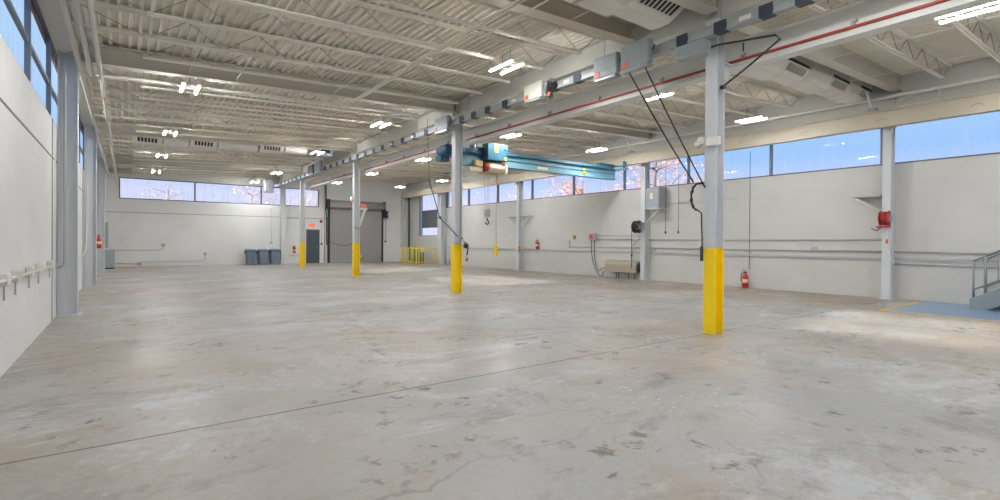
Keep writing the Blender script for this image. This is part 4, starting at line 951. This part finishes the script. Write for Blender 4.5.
# ------------------------------------------------------------------ painted floor and stairs
t = thing('painted_floor_zone', 'blue painted floor area edged in yellow at the foot of the stairs', 'floor paint', (15.3, 2, 0))
MB().box(13.82, XR-.01, -2.5, 3.98, 0, .003).build('blue_paint', 'bluefloor', t)
MB().box(13.70, 13.80, -2.5, 4.09, 0, .004).build('border_line', 'yline', t); MB().box(13.805, 16.55, 3.99, 4.09, 0, .004).build('border_line', 'yline', t)
t = thing('steel_stairs', 'grey steel stairs with pipe railings rising along the window wall', 'stairs', (16.3, 1, 0))
SS = .56; y0 = 2.92
def zs(y): return (y0-y)*SS
for x in (15.86, 16.86):
    MB().add([(x+dx, yy_, zz) for dx in (-.03, .03) for yy_, zz in ((y0, .004), (y0, .24), (-3.2, .24+zs(-3.2)), (-3.2, zs(-3.2)-.02), (2.62, .004))],
             [(0,1,2,3,4),(9,8,7,6,5),(0,5,6,1),(1,6,7,2),(2,7,8,3),(3,8,9,4),(4,9,5,0)]).build('stringer', 'stair', t)
n = 18
for k in range(n):
    yy_ = y0-.22-.32*k; zz = .18*(k+1)
    MB().box(15.895, 16.825, yy_-.28, yy_, zz-.04, zz).build('tread', 'tread', t)
for x, ps in ((15.86, (2.86, 2.66, 1.6, .5, -.6, -1.7)), (16.86, (2.2, 1.1, .0, -1.1))):
    rl = MB().tube([(x, 2.87, 1.12), (x, -3.0, 1.12+zs(-3.0)-zs(2.87))], .022, 8).build('handrail', 'stair', t)
    MB().tube([(x, 2.87, .45), (x, -3.0, .45+zs(-3.0)-zs(2.87))], .018, 8).build('mid_rail', 'stair', t)
    for k, yy_ in enumerate(ps): MB().cyl((x, yy_, zs(yy_)+.241), (x, yy_, 1.11+zs(yy_)-zs(2.87)), .022 if k != 1 or x > 16 else .028, 8).build('post', 'stair', t)
    for yy_ in (2.45, 2.2, 1.9): MB().cyl((x, yy_, .46+zs(yy_)-zs(2.87)), (x, yy_, 1.11+zs(yy_)-zs(2.87)), .009, 6).build('baluster', 'stair', t)

# ------------------------------------------------------------------ outside
struct(MB().box(-70, 90, -60, 110, -.6, -.25).build('ground_outside', 'ground'))
def tree(x, y, h, cr, leafmat, nleaf, label, base=.35):
    t = thing('tree', label, 'tree', (x, y, -.25)); rnd = random.Random(int(x*31+y*17))
    tr = MB().tube([(x, y, -.25), (x+.1, y, h*.3), (x-.1, y+.1, h*.6), (x, y, h*.9)], [.22, .17, .11, .03], 8)
    tips = []
    for i in range(26):
        z0 = h*rnd.uniform(.3, .8); a = rnd.uniform(0, 6.28); l = cr*rnd.uniform(.6, 1.0)*(1.1-abs(z0/h-.5))
        e_ = (x+math.cos(a)*l, y+math.sin(a)*l, z0+l*.45)
        tr.tube([(x, y, z0), ((x+e_[0])/2, (y+e_[1])/2, z0+l*.15), e_], [.04, .022, .008], 5); tips.append(((x, y, z0), e_))
    tr.build('trunk', 'bark' if leafmat == 'leaf' else 'barkglare', t)
    lf = MB()
    for i in range(nleaf):
        p0, e_ = rnd.choice(tips); k = rnd.uniform(.35, 1.1); s = .16*cr/3
        c = Vector(p0).lerp(Vector(e_), k)+Vector((rnd.gauss(0, s*2.2), rnd.gauss(0, s*2.2), rnd.gauss(0, s*2.2)))
        u = Vector((rnd.gauss(0,1), rnd.gauss(0,1), rnd.gauss(0,1))).normalized(); v = u.cross(Vector((rnd.gauss(0,1), rnd.gauss(0,1), rnd.gauss(0,1)))).normalized()
        q = rnd.uniform(.5, 1.1)*.085
        lf.add([c-u*q, c+v*q*.6, c+u*q, c-v*q*.6], [(0,1,2,3)])
    lf.build('foliage', leafmat, t)
tree(30, 22.0, 8.5, 3.4, 'leaf', 4200, 'orange autumn tree outside the big windows behind the dark reel column')
tree(33, 32.0, 7.8, 3.4, 'leaf', 2600, 'orange autumn tree outside the big windows behind the crane tip')
tree(36, 43.0, 8.0, 3.2, 'leafglare', 1200, 'washed-out thin tree outside the big windows behind the name plate of the crane')
tree(35, 57.0, 8.5, 3.4, 'leafglare', 1200, 'washed-out thin tree outside the big windows behind the hook block')
tree(3.5, 62, 7.9, 3.6, 'leafglare', 900, 'washed-out bare tree outside the first pane of the end wall window')
tree(11.0, 60, 8.2, 3.6, 'leafglare', 2600, 'washed-out tree outside the second pane of the end wall window')
tree(18.5, 62, 8.6, 3.8, 'leafglare', 3200, 'washed-out pinkish tree outside the third pane of the end wall window')
mb = MB()  # unseen blocks added so their gaps shape the sun patches on the floor
for ya, yb in ((-30, -.2), (2.85, 12.3), (16.8, 21.3), (24.6, 50)): mb.box(-18, -13.5, ya, yb, -.3, 10.2)
struct(mb.build('sun_blocker', 'wall_yl'))

# ------------------------------------------------------------------ light
w = bpy.data.worlds.new('sky'); bpy.context.scene.world = w; w.use_nodes = True; nt = w.node_tree; L = nt.links.new
bg = nt.nodes['Background']; tc = N(nt, 'ShaderNodeTexCoord'); sp = N(nt, 'ShaderNodeSeparateXYZ'); L(tc.outputs['Generated'], sp.inputs[0])
rp = N(nt, 'ShaderNodeValToRGB'); L(sp.outputs['Z'], rp.inputs[0]); e = rp.color_ramp.elements
e[0].position = 0.0; e[0].color = (.78, .80, .96, 1); e[1].position = .6; e[1].color = (.42, .62, .93, 1)
x = e.new(.085); x.color = (.70, .74, .97, 1); x = e.new(.15); x.color = (.37, .60, .96, 1); x = e.new(.24); x.color = (.48, .68, .92, 1)
L(rp.outputs[0], bg.inputs[0]); bg.inputs[1].default_value = 1.05
sun = bpy.data.lights.new('sun', 'SUN'); sun.energy = 9.0; sun.angle = R(1.6); sun.color = (1, .9, .76)
so = bpy.data.objects.new('sun', sun); C.objects.link(so); so.rotation_euler = Vector((1, .06, -.345)).to_track_quat('-Z', 'Y').to_euler()

# ------------------------------------------------------------------ camera (solved from the photograph's straight lines)
yaw, pit, rol = R(36.5693), R(-.3049), R(.3509)
F = Vector((math.sin(yaw)*math.cos(pit), math.cos(yaw)*math.cos(pit), math.sin(pit))); Rt = Vector((math.cos(yaw), -math.sin(yaw), 0)); U = Rt.cross(F)
R_ = Rt*math.cos(rol)+U*math.sin(rol); U_ = -Rt*math.sin(rol)+U*math.cos(rol)
cam = bpy.data.cameras.new('camera'); co = bpy.data.objects.new('camera', cam); C.objects.link(co)
co.matrix_world = Matrix(((R_.x, U_.x, -F.x, 0), (R_.y, U_.y, -F.y, 0), (R_.z, U_.z, -F.z, 1.5), (0, 0, 0, 1)))
cam.sensor_width = 36; cam.lens = 504.55/1000*36; cam.shift_y = -5.46/1000; cam.clip_start = .05; cam.clip_end = 400
sc = bpy.context.scene; sc.camera = co
sc.view_settings.view_transform = 'Standard'; sc.view_settings.look = 'None'; sc.view_settings.gamma = 1; sc.view_settings.use_curve_mapping = False
sc.view_settings.exposure = 0.0
sc.cycles.max_bounces = 10; sc.cycles.diffuse_bounces = 6; sc.cycles.transparent_max_bounces = 16
GROUPS = {'roof_joist': 'open-web roof joists', 'ceiling_light': 'twin-strip ceiling lights', 'crossbeam': 'steel crossbeams under the roof', 'roof_girder': 'roof girders on the column row', 'eave_beam': 'eave beams over the window wall',
 'steel_column': 'yellow-banded columns of the middle row', 'wall_column': 'columns along the walls', 'air_handler': 'louvered air handlers under the roof', 'duct_housing': 'duct housings under the roof', 'switch_box': 'switch boxes on the busway',
 'trash_bin': 'grey bins at the end wall', 'fire_extinguisher': 'red fire extinguishers', 'bridging_rod': 'bridging rods under the joists', 'tree': 'trees outside the windows', 'gas_bottle': 'gas bottles in the cage', 'wall_conduit': 'conduits on the walls',
 'ceiling_pipe': 'pipes along the clerestory wall', 'cross_pipe': 'short pipe links by the clerestory wall', 'power_cord': 'cords from the large switch box', 'weighted_cable': 'cords hanging by the wall cabinet', 'wall_bracket': 'brackets on the window wall columns', 'hose_reel': 'hose reels on the window wall columns',
 'crane_runway': 'crane runway girders', 'steel_bracket': 'pipe brackets above the runway', 'electric_cabinet': 'grey cabinets in the corner', 'outlet_box': 'small outlet boxes on the walls', 'emergency_light': 'emergency lights on the columns', 'ceiling_conduit': 'conduits under the joists', 'downspout': 'vertical pipes', 'wall_switch': 'small switches on the columns'}
for o in bpy.data.objects:
    if o.parent is None and 'category' in o and o.name.split('.')[0] in GROUPS: o['group'] = GROUPS[o.name.split('.')[0]]
for o in bpy.data.objects:
    if '_o' in o: del o['_o']
